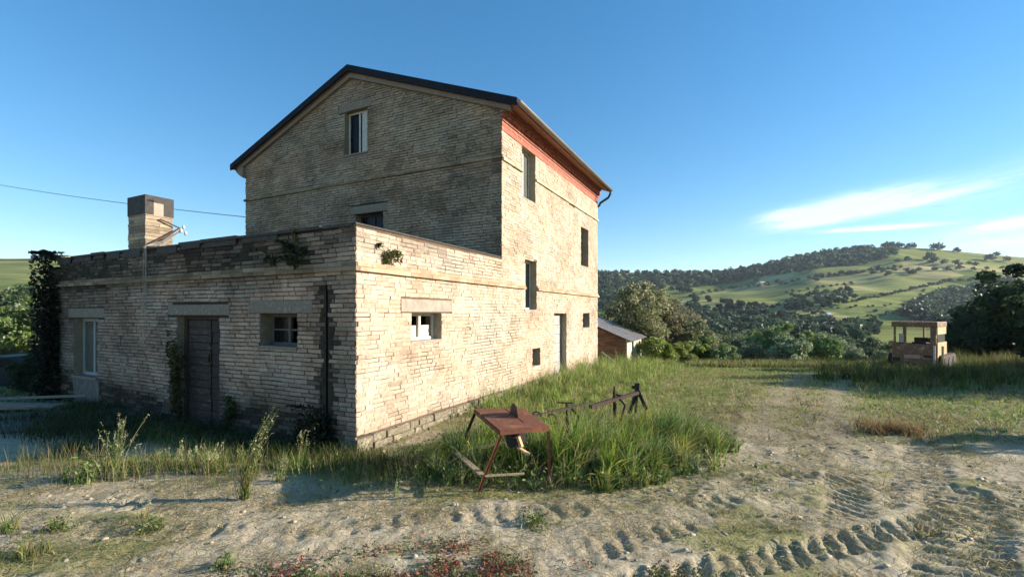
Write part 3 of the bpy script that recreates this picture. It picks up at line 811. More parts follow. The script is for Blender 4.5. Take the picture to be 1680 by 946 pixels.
mb.box(.012, .13, cv0-.012, cv0+.02, 3.862, 4.15); mb.box(.31, cl-.02, cv0-.012, cv0+.02, 3.862, 4.11); mb.box(.012, cl-.02, cv0-.012, cv0+.02, 4.11, 4.24)
mb.box(.012, cl-.02, cv0+.02, cv1-.02, 4.17, 4.225)
mb.build('chimney_cap', M_TAR, ch)
mb = MB(); mb.box(.132, .308, cv0-.006, cv0+.03, 3.862, 4.108); mb.build('cap_block', M_LINTEL2, ch)
# wire bracket fixed to the chimney
br = MB(); e0 = Vector((-.03, cv0-.05, ZP+.04)); e1 = Vector((cl+.1, cv0-.07, 3.66))
br.bar(e0, e1, .035, .035); br.bar((.22, cv0-.04, 3.79), e1, .022, .022); br.bar((.0, cv0-.05, ZP+.0), e1+Vector((0,.02,-.07)), .025, .025)
bk = br.build('wire_bracket', M_DARKWOOD, house)
mb = MB()
for dz, dx in ((.03, .05), (-.09, .09), (-.05, .0)):
    c = e1+Vector((dx, -.03, dz)); mb.tube([c+Vector((0,0,-.045)), c+Vector((0,0,-.02)), c+Vector((0,0,.02)), c+Vector((0,0,.045))], [.014, .028, .026, .01], 10)
mb.build('insulator', M_WHITE, bk, smooth=True)
mb = MB()
for i in range(4):
    x = cv0-.05-.02*i; z_end = [1.35, 1.9, 1.7, 2.2][i]
    pts = [e1+Vector((0, -.02, -.03*i)), e1*.45+e0*.55+Vector((-.0, -.06, -.06-.03*i)), e0+Vector((-.03, -.02*i, 0))]
    z = ZP-.05
    while z > z_end:
        pts.append(Vector((-.055-.01*math.sin(z*3+i), x-.03*math.sin(z*2.2+i*1.7)-.01*i, z))); z -= .12
    mb.tube(pts, .006, 5)
    if i == 0: mb.tube([pts[-1], pts[-1]+Vector((0,.05,-.05)), pts[-1]+Vector((0,.12,-.04))], .006, 5)
mb.build('loose_cable', M_CABLE, bk)
# small iron hook at the rear eave corner where the line lands
def W(u, v, z): p = P0+EU*u+EV*v; return Vector((p[0], p[1], z))
wa = W(UM-.02, VW, la(404, 356, UM)[1]); YP = 26.; wb = Vector(((-120-CX)/F*YP, YP, HC+(HY-280)/F*YP))
mb = MB(); pts = []
for i in range(33):
    t = i/32; p = wa.lerp(wb, t); p.z -= .55*4*t*(1-t)*.35; pts.append(p)
mb.tube(pts, .011, 5)
tag(mb.build('overhead_cable', M_PIPE), 'thin dark overhead cable running to the gable from the left', 'cable')
gp = hz(wb.x, wb.y)
mb = MB(); mb.tube([(wb.x, wb.y, gp-.5), (wb.x, wb.y, wb.z+.4)], [.14, .09], 10)
up = mb.build('utility_pole', M_BARK, smooth=True); tag(up, 'wooden utility pole outside the yard carrying the cable', 'utility pole')

# ------------------------------------------------------------------ foliage machinery
def leaves_mesh(name, C, size, cols, up_bias=.3, aspect=1.6, jitter=.35):
    n = len(C); s = size*rng.uniform(1-jitter, 1+jitter, n)
    nrm = rng.normal(size=(n, 3)); nrm[:, 2] += up_bias; nrm /= np.linalg.norm(nrm, axis=1)[:, None]
    t = rng.normal(size=(n, 3)); t -= (t*nrm).sum(1)[:, None]*nrm; t /= np.linalg.norm(t, axis=1)[:, None]
    b = np.cross(nrm, t)
    hl_ = (s*aspect/2)[:, None]; hw_ = (s/2)[:, None]
    V = np.empty((n, 4, 3)); V[:, 0] = C-t*hl_; V[:, 1] = C+b*hw_*.8-t*hl_*.1; V[:, 2] = C+t*hl_; V[:, 3] = C-b*hw_*.8-t*hl_*.1
    return np_mesh(name, V.reshape(-1, 3), np.arange(n*4).reshape(-1, 4), cols=cols)
def crown_points(n, rx, ry, rz, zc, nclump, cr, lumpy=.35, hollow=.35):
    """leaf centres in uneven clumps through a crown"""
    cs = []
    while len(cs) < nclump:
        p = rng.uniform(-1, 1, 3); r = np.linalg.norm(p)
        if r > 1 or r < hollow*rng.random(): continue
        if p[2] < -.75: continue
        k = 1+lumpy*rng.normal()*.5
        cs.append(p*np.array([rx, ry, rz])*k*.86+np.array([0, 0, zc]))
    cs = np.array(cs); rad = cr*rng.uniform(.55, 1.35, nclump)
    idx = rng.integers(0, nclump, n)
    d = rng.normal(size=(n, 3)); d /= np.linalg.norm(d, axis=1)[:, None]
    d *= (rng.random(n)**.45)[:, None]; d[:, 2] *= .75
    return cs[idx]+d*rad[idx][:, None], idx, cs
def leaf_cols(n, idx, nclump, base, var=.25, tip=None, tipf=.1):
    cb = rng.uniform(1-var, 1+var, nclump)
    c = np.array(base)[None, :]*cb[idx][:, None]*rng.uniform(.8, 1.2, n)[:, None]
    if tip is not None:
        m = rng.random(n) < tipf*(.3+1.4*rng.random(nclump))[idx]
        c[m] = np.array(tip)*rng.uniform(.8, 1.15, m.sum())[:, None]
    return c
def trunk_mesh(h, r, cs, nb=8):
    mb = MB(); lean = rng.uniform(-.08, .08, 2)*h
    pts = [Vector((lean[0]*t*t, lean[1]*t*t, h*t-.3*(t == 0))) for t in (0, .25, .5, .75, 1)]
    mb.tube(pts, [r*1.25, r*.95, r*.75, r*.5, r*.2], 8)
    for i in range(min(nb, len(cs))):
        c = Vector(cs[i]); t = rng.uniform(.3, .8); b = pts[0].lerp(pts[-1], t)
        m_ = b.lerp(c, .5)+Vector((0, 0, .08*h))
        mb.tube([b, m_, c], [r*.45, r*.28, r*.08], 6)
    return mb
def tree_proto(key, n, rx, ry, rz, zc, nclump, cr, size, base, h=None, r=.15, tip=None, tipf=.1, nb=8, hollow=.35, var=.25, lumpy=.35):
    C, idx, cs = crown_points(n, rx, ry, rz, zc, nclump, cr, hollow=hollow, lumpy=lumpy)
    C[:, 2] = np.maximum(C[:, 2], .03)
    crown = leaves_mesh(key+'_crown', C, size, leaf_cols(n, idx, nclump, base, var, tip, tipf)); crown.materials.append(M_LEAF)
    tm = trunk_mesh(h or zc*1.1, r, cs, nb).build('tmp_trunk', M_BARK); trunk = tm.data; bpy.data.objects.remove(tm)
    return (trunk, crown)
def place_tree(proto, name, x, y, s=1., sz=None, label=None, cat='tree', group=None, z=None, parts=True, rz=None):
    z = hz(x, y) if z is None else z
    rz = rng.uniform(0, 6.28) if rz is None else rz
    if parts:
        e = empty(name, (x, y, z), rz); e.scale = (s, s, sz or s)
        for nm, me in (('trunk', proto[0]), ('crown', proto[1])):
            o = bpy.data.objects.new(nm, me); COL.objects.link(o); o.parent = e
    else:
        e = bpy.data.objects.new(name, proto[1]); COL.objects.link(e); e.location = (x, y, z); e.rotation_euler = (0, 0, rz); e.scale = (s, s, sz or s)
    tag(e, label, cat, group); return e
def at(px, Y): return (px-CX)/F*Y

# --- near bushes by the pigsty
P_OLIVE = tree_proto('olive', 11500, 1.6, 1.6, 1.9, 2.3, 85, .40, .085, (.21,.225,.10), h=3.0, r=.08, tip=(.50,.43,.30), tipf=.25, hollow=.2, lumpy=.3)
P_OLIVE2 = tree_proto('olive2', 10500, 1.5, 1.5, 1.4, 1.5, 75, .4, .085, (.18,.21,.09), h=2.2, r=.07, tip=(.44,.40,.28), tipf=.2, hollow=.2, lumpy=.3)
P_BUSH = tree_proto('bush', 9000, 1.1, 1.1, .8, .8, 30, .34, .08, (.25,.31,.07), h=1.2, r=.04, tip=(.40,.40,.16), tipf=.15, hollow=.1)
P_BUSH2 = tree_proto('bush2', 8000, 1.2, 1.1, .8, .75, 30, .34, .085, (.17,.23,.08), h=1.2, r=.04, tip=(.34,.36,.24), tipf=.12, hollow=.1)
for px, Y, p, s, nm, lb_ in (
    (1048, 24.5, P_OLIVE, 1.12, 'olive_tree', 'tall straggly olive green tree rising just behind the low brick pigsty'),
    (1092, 25.5, P_OLIVE, .98, 'olive_tree', 'silvery blossoming tree in the middle of the clump right of the pigsty'),
    (1128, 26.5, P_OLIVE2, 1.05, 'olive_tree', 'silvery green tree at the right of the clump by the pigsty'),
    (1022, 30, P_OLIVE, 1.15, 'olive_tree', 'darker tree seen between the house corner and the olive clump')):
    place_tree(p, nm, at(px, Y), Y, s, label=lb_, group='trees beside the pigsty')
for px, Y, p, s, lb_ in (
    (1078, 21.8, P_BUSH, .85, 'bright yellow green bush at the foot of the olive trees'),
    (1118, 23.0, P_BUSH, .75, 'lower yellow green bush sloping down to the meadow'),
    (1160, 25.0, P_BUSH2, 1.05, 'bluish green rounded bush right of the olive clump'),
    (1186, 26.0, P_BUSH2, .7, 'smallest rounded bush at the right end of the clump'),
    (1140, 24.5, P_BUSH, .8, 'mid green bush with bright leaves in the centre of the clump')):
    place_tree(p, 'bush', at(px, Y), Y, s, label=lb_, cat='bush', group='bushes beside the pigsty')
# --- valley trees beyond the crest
P_V = [tree_proto('valley%d' % i, 6000, 3.1, 3.1, 2.9, 2.9, 46, .95, .27, c, h=4.4, r=.12, tip=(.34,.36,.2), tipf=.10, var=.4) for i, c in enumerate(((.07,.105,.045), (.15,.21,.06), (.19,.225,.12)))]
valley = [(1195,55,1,1.0),(1222,46,2,.8),(1250,60,1,1.25),(1275,48,1,1.15),(1296,44,2,.85),(1322,58,1,1.1),(1345,47,1,.95),(1372,60,2,1.0),(1398,50,2,.8),(1425,62,0,1.0),(1450,56,2,.8),
          (1180,80,0,1.2),(1215,86,0,1.3),(1250,92,0,1.3),(1290,88,0,1.2),(1330,95,0,1.2),(1375,90,0,1.1),(1160,70,0,1.1),(1125,60,0,1.1),(1100,75,0,1.2),(1240,72,2,1.2),(1310,74,0,1.1),(1350,72,2,1.1),(1395,84,0,1.1),(1420,98,0,1.2),(1460,80,1,1.0),(1500,70,0,1.0),(1210,66,2,1.0),(1285,66,0,1.0),(1140,95,0,1.3),(1080,100,0,1.4),(1050,90,0,1.4),(1020,110,0,1.5)]
vtop = {0: 547, 1: 548, 2: 556}
for i, (px, Y, k, s) in enumerate(valley):
    x = at(px, Y); s = s*(.70 if Y < 66 else .9)*(.8 if px > 1385 else 1)
    lab = ['dark evergreen tree in the shaded belt along the valley floor', 'fresh green rounded tree in the valley below the yard', 'grey green willow like tree in the valley below the yard'][k]
    place_tree(P_V[k], 'valley_tree', x, Y, s*1.05, label=lab, group=['dark valley trees', 'fresh green valley trees', 'grey green valley trees'][k], parts=True)
# --- dark trees at the right edge
P_DARK = tree_proto('dark', 12000, 2.1, 2.1, 2.3, 2.1, 55, .6, .14, (.05,.075,.03), h=3.6, r=.14, var=.4)
for px, Y, s, lb_ in ((1612, 27, .95, 'dark bushy tree immediately right of the crawler tractor'), (1668, 24, 1.15, 'large dark tree cut by the right edge of the picture'), (1640, 34, 1.1, 'dark tree standing farther back between the two edge trees'), (1572, 33, .75, 'small dark tree just behind the crawler tractor'), (1745, 26, 1.2, 'tall dark tree outside the right edge shading the weeds'), (1725, 30, 1.3, 'tall tree outside the right edge, the farthest of the row')):
    place_tree(P_DARK, 'dark_tree', at(px, Y), Y, s, label=lb_, group='dark trees at the right edge')
for px, Y, s in ((1655, 21, .8), (1600, 23, .55)):
    pass
# row outside the picture on the right; their long shadows cross the yard
for i, (x, y, s) in enumerate(((20, 15.2, .95), (24, 14.4, 1.1), (27, 16.2, 1.0), (12.2, 7.35, .42), (21.5, 13.6, 1.0), (26, 12.6, 1.15), (30, 15, 1.3))):
    place_tree(P_DARK, 'shade_tree', x, y, s, label='dark tree outside the right edge whose shadow falls on the meadow', group='trees outside the right edge')
# --- shrubs behind the left field
for i, (px, Y, s, k) in enumerate(((-30,44,.9,1),(5,42,.85,1),(30,46,.95,2),(52,41,.85,1),(75,44,.95,1),(98,42,.9,2),(60,54,1.15,0),(20,58,1.2,0),(90,56,1.2,0),(-10,60,1.1,0),(62,70,1.45,0),(110,60,1.2,0),(130,46,.9,1),(-60,50,.9,2),(10,70,1.2,0))):
    place_tree(P_V[k], 'field_shrub', at(px, Y), Y, s*.9, label=['dark green tree in the hedge behind the left field', 'yellow green shrub along the left field', 'pale green shrub along the left field'][k], cat='shrub', group=['dark hedge trees left', 'yellow green shrubs left', 'pale shrubs left'][k])
# --- trees scattered over the far hill
P_F = [tree_proto('far%d' % i, 420, 4.2, 4.2, 3.2, 3.0, 12, 1.9, .95, c, h=4, r=.3, nb=2, var=.3) for i, c in enumerate(((.035,.055,.026), (.05,.075,.03), (.07,.09,.035)))]
far = []
sky_trees = [(1325,3),(1402,5),(1417,4),(1455,8),(1463,8),(1475,7),(1490,6),(1497,8),(1540,11),(1533,9),(1570,6),(1635,5),(1215,4),(1190,3),(1138,3),(1020,4),(1060,4),(1095,3),(1236,3)]
def line(px0, py0, px1, py1, n, j=3, s=.7): 
    for i in range(n):
        t = (i+rng.uniform(-.3, .3))/max(n-1, 1); far.append((px0+(px1-px0)*t, py0+(py1-py0)*t+rng.uniform(-j, j)*.4, s*rng.uniform(.7, 1.25)))
line(1392, 498, 1560, 462, 30, 2, .5); line(1150, 462, 1330, 445, 14, 3, .6); line(1340, 456, 1480, 440, 14, 3, .6); line(1290, 512, 1480, 500, 14, 3, .4); line(1420, 520, 1500, 512, 8, 2, .4); line(1180, 476, 1290, 466, 10, 2, .5); line(1235, 470, 1415, 448, 15, 3, .55); line(1300, 480, 1400, 466, 9, 3, .5)
line(1430, 448, 1640, 442, 11, 6, .7); line(1130, 488, 1200, 474, 7, 3, .6); line(1500, 500, 1516, 476, 7, 1, .45)
line(1300, 505, 1360, 520, 12, 6, .6); line(1190, 498, 1270, 505, 9, 5, .6); line(1225, 527, 1420, 536, 20, 5, .9); line(1330, 500, 1290, 480, 7, 3, .6)
line(1440, 512, 1600, 520, 10, 5, .7); line(1000, 470, 1130, 478, 14, 8, 1.0); line(1365, 430, 1420, 436, 6, 4, .8)
line(1590, 480, 1680, 470, 10, 6, .7); line(1560, 462, 1680, 455, 10, 3, .6)
for q in ((1441,443,.9),(1457,453,.9),(1497,452,1.),(1525,427,1.4),(1532,432,1.2),(1622,428,1.2),(1652,429,.9),(1570,436,1),(1549,434,.9),(1380,450,.7),(1240,462,.6),(1180,457,.5),(1488,428,.8),(1472,431,.7),(1600,436,.7),(1590,434,.6),(1340,462,.7)): far.append(q)
for px, h in sky_trees: far.append((px, float(np.interp(px, SKY_PX, SKY_Y))+2.0, .35+h*.085))
cnt = 0
for px, py, s in far:
    h_ = hit(px, py)
    if h_ is None: continue
    k = int(rng.integers(0, 2)); s = s*h_[1]/480
    place_tree(P_F[k], 'hedgerow_tree', h_[0], h_[1], s*1.0, z=h_[2], label='tiny dark tree in the hedgerows of the distant hillside', group='hedgerow trees on the far hill', parts=False); cnt += 1
# woods that read as one mass
def wood(name, pts, label, cat='woodland'):
    Vs = []; Cs = []
    for (x, y, z, s) in pts:
        n = 70; d = rng.normal(size=(n, 3)); d /= np.linalg.norm(d, axis=1)[:, None]; d *= (rng.random(n)**.4)[:, None]
        Vs.append(d*np.array([4, 4, 3.3])*s+np.array([x, y, z+3.0*s])); Cs.append(np.tile(np.array((.040,.060,.030))*rng.uniform(.5, 1.8), (n, 1))*rng.uniform(.8, 1.25, n)[:, None])
    me = leaves_mesh(name, np.concatenate(Vs), 1.7, np.concatenate(Cs)); 
    o = link(name, me, M_LEAF); tag(o, label, cat, kind='stuff')
def fill(poly, step, s, keep=.9):
    out = []; xs = [p[0] for p in poly]; ys = [p[1] for p in poly]
    px = min(xs)
    while px < max(xs):
        py = min(ys)
        while py < max(ys):
            inside = False; j = len(poly)-1
            for i in range(len(poly)):
                if (poly[i][1] > py) != (poly[j][1] > py) and px < (poly[j][0]-poly[i][0])*(py-poly[i][1])/(poly[j][1]-poly[i][1])+poly[i][0]: inside = not inside
                j = i
            if inside and rng.random() < keep:
                h_ = hit(px+rng.uniform(-4, 4), py+rng.uniform(-1, 1))
                if h_: out.append((h_[0], h_[1]+rng.uniform(-6, 6), h_[2], s*rng.uniform(.7, 1.3)))
            py += step*.42
        px += step
    return out
wood('ridge_wood', fill([(950,446),(1100,449),(1190,447),(1260,434),(1330,418),(1400,408),(1470,408),(1470,422),(1420,430),(1380,438),(1300,446),(1240,455),(1190,466),(1130,474),(1090,466),(1060,484),(1060,500),(1010,510),(950,500)], 6.5, .8, .78), 'dark wood covering the ridge and left flank of the far hill')
wood('shadow_wood', fill([(1560,478),(1620,465),(1680,462),(1800,470),(1800,540),(1640,545),(1520,530),(1480,520),(1500,500)], 7, .8, .75), 'dark wood added for the shadowed slope of the far hill behind the right edge trees')  # added trees give the hill's shadowed right slope its dark tone
wood('valley_belt', fill([(1040,500),(1120,498),(1200,512),(1300,520),(1420,536),(1450,552),(1300,560),(1100,556),(1040,545)], 6.5, .5, .42), 'dark belt of trees along the foot of the far hill')
wood('hill_scrub', fill([(1290,492),(1345,478),(1400,474),(1395,492),(1330,508),(1280,512)], 7, .42, .55), 'patch of scrub halfway up the far hill')
wood('slope_scrub', fill([(1130,492),(1180,488),(1220,500),(1290,520),(1240,522),(1150,508)], 7, .5, .35), 'scattered scrub on the lower left of the far hill')
# --- distant houses and mast
def far_house(name, px, py, w, d, h, wall, roofc, label, lift=0):
    q = hit(px, py)
    if q is None: q = (at(px, 380), 380, hz(at(px, 380), 380))
    e = empty(name, (q[0], q[1], q[2]), .3); tag(e, label, 'house')
    mb = MB(); mb.box(-w/2, w/2, -d/2, d/2, -1.5, h); mb.build('wall', wall, e)
    mb = MB(); mb.add([(-w/2-.4,-d/2-.4,h+.002),(w/2+.4,-d/2-.4,h+.002),(w/2+.4,d/2+.4,h+.002),(-w/2-.4,d/2+.4,h+.002),(-w/2+w*.15,0,h+h*.4),(w/2-w*.15,0,h+h*.4)], [(3,2,1,0),(0,1,5,4),(2,3,4,5),(1,2,5),(3,0,4)]); mb.build('roof', roofc, e)
M_PLASTER = mat('pale_plaster', (.55,.48,.36), (.48,.42,.32), scale=.5, bump=0)
M_DARKROOF = mat('slate_roof', (.06,.08,.10), (.09,.11,.13), scale=1, bump=0)
far_house('distant_house', 72, 424.5, 13, 8, 2.0, M_DARKROOF, M_DARKROOF, 'low dark roofed house on the skyline above the left field')
far_house('distant_house', 102, 425.5, 13, 8, 2.6, M_PLASTER, M_TILE, 'reddish house on the skyline just above the annex parapet')
far_house('distant_house', 1249, 469, 7, 6, 3.5, M_PLASTER, M_PLASTER, 'tiny beige house beside a pale field on the far hill')
far_house('distant_house', 1358, 524, 3.2, 3, 2.6, M_WHITE, M_WHITE, 'tiny white hut above the valley trees')
q = hit(1541, 409) or (at(1541, 600), 600, hz(at(1541, 600), 600))
mb = MB(); mb.tube([(q[0], q[1], q[2]-1), (q[0], q[1], q[2]+18)], [.35, .15], 6)
for zz in (10, 13, 16): mb.bar((q[0]-.9, q[1], q[2]+zz), (q[0]+.9, q[1], q[2]+zz), .2)
tag(mb.build('radio_mast', M_GUTTER), 'thin radio mast on top of the far hill', 'mast')

# ------------------------------------------------------------------ grass
def blades(name, P, h, w, lean, cols, segs=2, curl=1.0, windx=0.0):
    n = len(P); ang = rng.uniform(0, 2*np.pi, n); d = np.stack([np.cos(ang), np.sin(ang), np.zeros(n)], 1)
    la_ = rng.uniform(0, 2*np.pi, n); ld = np.stack([np.cos(la_)+windx, np.sin(la_), np.zeros(n)], 1)
    rows = []
    for i in range(segs+1):
        t = i/segs
        c = P+np.array([0, 0, 1.])*(h*t*(1-.35*np.clip(lean, 0, 2)*t*curl))[:, None]+ld*(lean*h*t**1.8)[:, None]
        ww = w*(1-t**1.5*.85)/2
        if i < segs: rows += [c-d*ww[:, None], c+d*ww[:, None]]
        else: rows += [c]
    k = len(rows); V = np.stack(rows, 1).reshape(-1, 3); b = np.arange(n)*k
    quads = []; 
    for i in range(segs-1): quads.append(np.stack([b+2*i, b+2*i+1, b+2*i+3, b+2*i+2], 1))
    tris = np.stack([b+2*(segs-1), b+2*(segs-1)+1, b+2*segs], 1)
    q = np.concatenate(quads) if quads else None
    cc = np.concatenate([cols]*(segs-1)+[cols*1.12])
    return np_mesh(name, V, q, tris, cols=cc)
GREENS = np.array([(.075,.125,.022), (.105,.155,.03), (.15,.18,.04), (.06,.10,.025), (.19,.19,.06)])
STRAW = np.array([(.36,.28,.13), (.28,.22,.10), (.42,.36,.2)])
def gcols(n, straw, g=None, bright=1.0):
    g = GREENS if g is None else g
    c = g[rng.integers(0, len(g), n)]*rng.uniform(.75, 1.25, n)[:, None]*bright
    straw = np.broadcast_to(np.asarray(straw, float), (n,)); m = rng.random(n) < straw
    c[m] = STRAW[rng.integers(0, len(STRAW), m.sum())]*rng.uniform(.7, 1.1, m.sum())[:, None]
    return c
def scatter(n, x0, x1, y0, y1, dens):
    X = rng.uniform(x0, x1, n); Y = rng.uniform(y0, y1, n); k = rng.random(n) < dens(X, Y)
    X, Y = X[k], Y[k]
    du = (X-P0[0])*EU[0]+(Y-P0[1])*EU[1]; dv = (X-P0[0])*EV[0]+(Y-P0[1])*EV[1]
    out = ~((du > -.02) & (du < UE+.1) & (dv > -.02) & (dv < VA+.6))
    X, Y = X[out], Y[out]
    return np.stack([X, Y, height(X, Y)-.01], 1)
def clumped(P, spacing, pull=.4):
    x0, x1, y0, y1 = P[:,0].min(), P[:,0].max(), P[:,1].min(), P[:,1].max()
    m = max(4, int((x1-x0)*(y1-y0)/spacing**2)); m = min(m, 1400)
    C = np.stack([rng.uniform(x0, x1, m), rng.uniform(y0, y1, m)], 1); idx = np.empty(len(P), int)
    for i in range(0, len(P), 4000):
        q_ = P[i:i+4000, :2]; idx[i:i+4000] = ((q_[:, None]-C[None])**2).sum(2).argmin(1)
    d = P[:, :2]-C[idx]; P = P.copy(); P[:, :2] -= d*pull; P[:, 2] = height(P[:,0], P[:,1])-.01
    return P, idx, rng.random((m, 4))[idx]
def inpoly(X, Y, poly):
    ins = np.zeros(X.shape, bool); j = len(poly)-1
    for i in range(len(poly)):
        xi, yi = poly[i]; xj, yj = poly[j]
        c = ((yi > Y) != (yj > Y)) & (X < (xj-xi)*(Y-yi)/(yj-yi+1e-9)+xi); ins ^= c; j = i
    return ins
def grass_obj(name, P, h, w, lean, cols, label, segs=2, windx=0., cat='grass'):
    me = blades(name, P, h, w, lean, cols, segs, windx=windx); return tag(link(name, me, M_GRASS), label, cat, kind='stuff')
# tall green clump round the implements
T1 = [(-1.45,5.95),(-1.1,5.55),(-.75,5.25),(0,5.08),(1.2,5.0),(2.1,5.45),(2.9,6.1),(3.35,6.9),(2.9,7.7),(1.9,7.6),(1.0,7.0),(.2,7.2),(-.5,7.6),(-1.0,6.9)]
P = scatter(42000, -2.1, 3.5, 4.9, 8, lambda X, Y: inpoly(X+.25*(fbm(X*3, Y*3, 2, 1)-.5)*2, Y, T1)*(.25+.9*sm(.35, .6, fbm(X*1.5, Y*1.5, 3, 2)))*np.where((np.abs(X+.1) < .5) & (Y < 5.9), .25, 1))
P, ci, cr_ = clumped(P, .22, .45)
n = len(P); ed = np.clip(.75+.7*(fbm(P[:,0]*1.6, P[:,1]*1.6, 3, 8)-.4), .4, 1.25)
dist = np.full(n, 9.)
for (ax_, ay_), (bx_, by_) in zip(T1, T1[1:]+T1[:1]):
    t_ = np.clip(((P[:,0]-ax_)*(bx_-ax_)+(P[:,1]-ay_)*(by_-ay_))/((bx_-ax_)**2+(by_-ay_)**2), 0, 1)
    dist = np.minimum(dist, np.hypot(P[:,0]-ax_-t_*(bx_-ax_), P[:,1]-ay_-t_*(by_-ay_)))
ed = ed*(.6+.75*cr_[:,0])*(.38+.74*sm(0, .7, dist+.35*(fbm(P[:,0]*2.5, P[:,1]*2.5, 2, 81)-.45)))
st1 = np.clip(.30-.4*dist+.35*(cr_[:,1] > .85), .05, .6)
hue = np.stack([.8+.35*cr_[:,2], .9+.2*cr_[:,2], 1.4-.7*cr_[:,2]], 1)*(.75+.5*cr_[:,3])[:, None]
grass_obj('tall_grass', P, rng.uniform(.28, .82, n)*ed, rng.uniform(.006, .020, n), rng.uniform(.05, .9, n), gcols(n, st1, bright=1.5)*hue, 'tall green reed grass swallowing the rusty implements', segs=3, windx=.3)
# yellow green strip along the sunny wall
def d_side(X, Y):
    du = (X-P0[0])*EU[0]+(Y-P0[1])*EU[1]; dv = (X-P0[0])*EV[0]+(Y-P0[1])*EV[1]
    return sm(2.0, 4.0, du)*sm(-3.3, -1.9, dv)*(dv < -.06)*(1-sm(16, 19, du))*(.4+.6*sm(.3, .6, fbm(X*1.4, Y*1.4, 3, 12)))
P = scatter(75000, -2, 8, 6.5, 23, d_side); P, ci, cr_ = clumped(P, .35, .35); n = len(P)
dvv = (P[:,0]-P0[0])*EV[0]+(P[:,1]-P0[1])*EV[1]
hh = rng.uniform(.18, .48, n)*(.55+.6*sm(-2.6, -.3, dvv))*(1+.35*sm(11, 16, P[:,1]))*(.6+.7*cr_[:,0])
grass_obj('verge_grass', P, hh, rng.uniform(.008, .017, n), rng.uniform(.1, .7, n), gcols(n, .12+.3*(cr_[:,1] > .8), bright=1.6)*(.7+.6*cr_[:,2])[:, None], 'yellow green grass growing against the sunny house wall', segs=2)
# meadow, short and partly flattened straw
P = scatter(230000, -1, 26, 6.2, 27, lambda X, Y: veg(X, Y)*sm(6, 8.5, Y)*np.clip(14/Y, .3, 1)*.9*(X < Y*1.25)); n = len(P)
st = np.clip(.20+.6*(fbm(P[:,0]*.5, P[:,1]*.7, 3, 44)-.45)*2, .1, .8)
grass_obj('meadow_grass', P, rng.uniform(.05, .17, n), rng.uniform(.010, .022, n), rng.uniform(.4, 1.8, n), gcols(n, st, bright=1.85), 'short trampled meadow grass between the house and the tractor')
# sparse weeds on the sandy yard
P = scatter(170000, -7, 9, 2.7, 8.6, lambda X, Y: np.clip(veg(X, Y)*1.1+.05, 0, 1)*(.15+.85*sm(.48, .62, fbm(X*5, Y*5, 2, 99)))*.55*(1-sm(7,9,Y)*.5)*(1-.7*track_h(X, Y)[1])); P, ci, cr_ = clumped(P, .25, .3); n = len(P)
grass_obj('yard_weeds', P, rng.uniform(.025, .10, n)*(.5+.9*cr_[:,0]**2), rng.uniform(.005, .012, n), rng.uniform(.3, 1.5, n), gcols(n, .5, bright=1.5), 'sparse short weeds scattered over the pale sandy yard')
# strip of weeds before the shaded wall
def d_front(X, Y):
    du = (X-P0[0])*EU[0]+(Y-P0[1])*EU[1]
    return (sm(-1.2, -.7, du+.9*sm(-5.2,-6.2,X)+.6*(fbm(X*1.3, Y*1.3, 3, 13)-.5))*(du < -.05))*(X < -1.3)*(X > -9.5)*(.25+.75*sm(.4, .6, fbm(X*2, Y*2, 2, 18)))
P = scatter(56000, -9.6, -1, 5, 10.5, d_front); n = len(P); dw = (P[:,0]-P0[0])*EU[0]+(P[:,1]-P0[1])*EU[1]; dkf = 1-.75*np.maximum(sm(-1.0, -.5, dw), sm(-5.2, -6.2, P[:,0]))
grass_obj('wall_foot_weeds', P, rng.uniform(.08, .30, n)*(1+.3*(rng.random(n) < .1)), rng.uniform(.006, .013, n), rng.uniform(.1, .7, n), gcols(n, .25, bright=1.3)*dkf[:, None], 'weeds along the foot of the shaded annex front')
# dark rank grass at the left and round the slab
P = scatter(30000, -22, -6, 7, 24, lambda X, Y: sm(8.6, 9.4, Y+.25*X*-0)*.9*(1-np.exp(-((X+8.6)/1.8)**2-((Y-8.5)/.9)**2))); n = len(P)
grass_obj('left_grass', P, rng.uniform(.06, .25, n), rng.uniform(.012, .025, n), rng.uniform(.2, .9, n), gcols(n, .2, bright=1.1), 'grass at the left end of the house towards the sunny field')
# tall rank grass round the tractor
P = scatter(75000, 7, 28, 11.2, 23, lambda X, Y: sm(.0, 1.8, X-(.60*Y+ .8)+1.6*(fbm(X*.6, Y*.6, 3, 4)-.5)*2)*sm(11.2, 14.5, Y+3*(fbm(X*.5, Y*.5, 3, 14)-.5))*(.3+.7*sm(.35,.5,fbm(X*1.1, Y*1.3, 3, 15)))*(X < Y*1.25)*.9); P, ci, cr_ = clumped(P, .5, .4); n = len(P)
grass_obj('rank_grass', P, rng.uniform(.3, .85, n)*(.5+.5*sm(11.5, 15, P[:,1]))*(.6+.7*cr_[:,0])*(1-.45*np.exp(-((P[:,0]-15)/2.6)**2)*sm(13.5, 16, P[:,1])), rng.uniform(.012, .024, n), rng.uniform(.1, .6, n), gcols(n, .08+.3*(cr_[:,1] > .8), bright=1.1)*(.6+.7*cr_[:,2])[:, None], 'rank tall grass round the abandoned crawler tractor', segs=2)
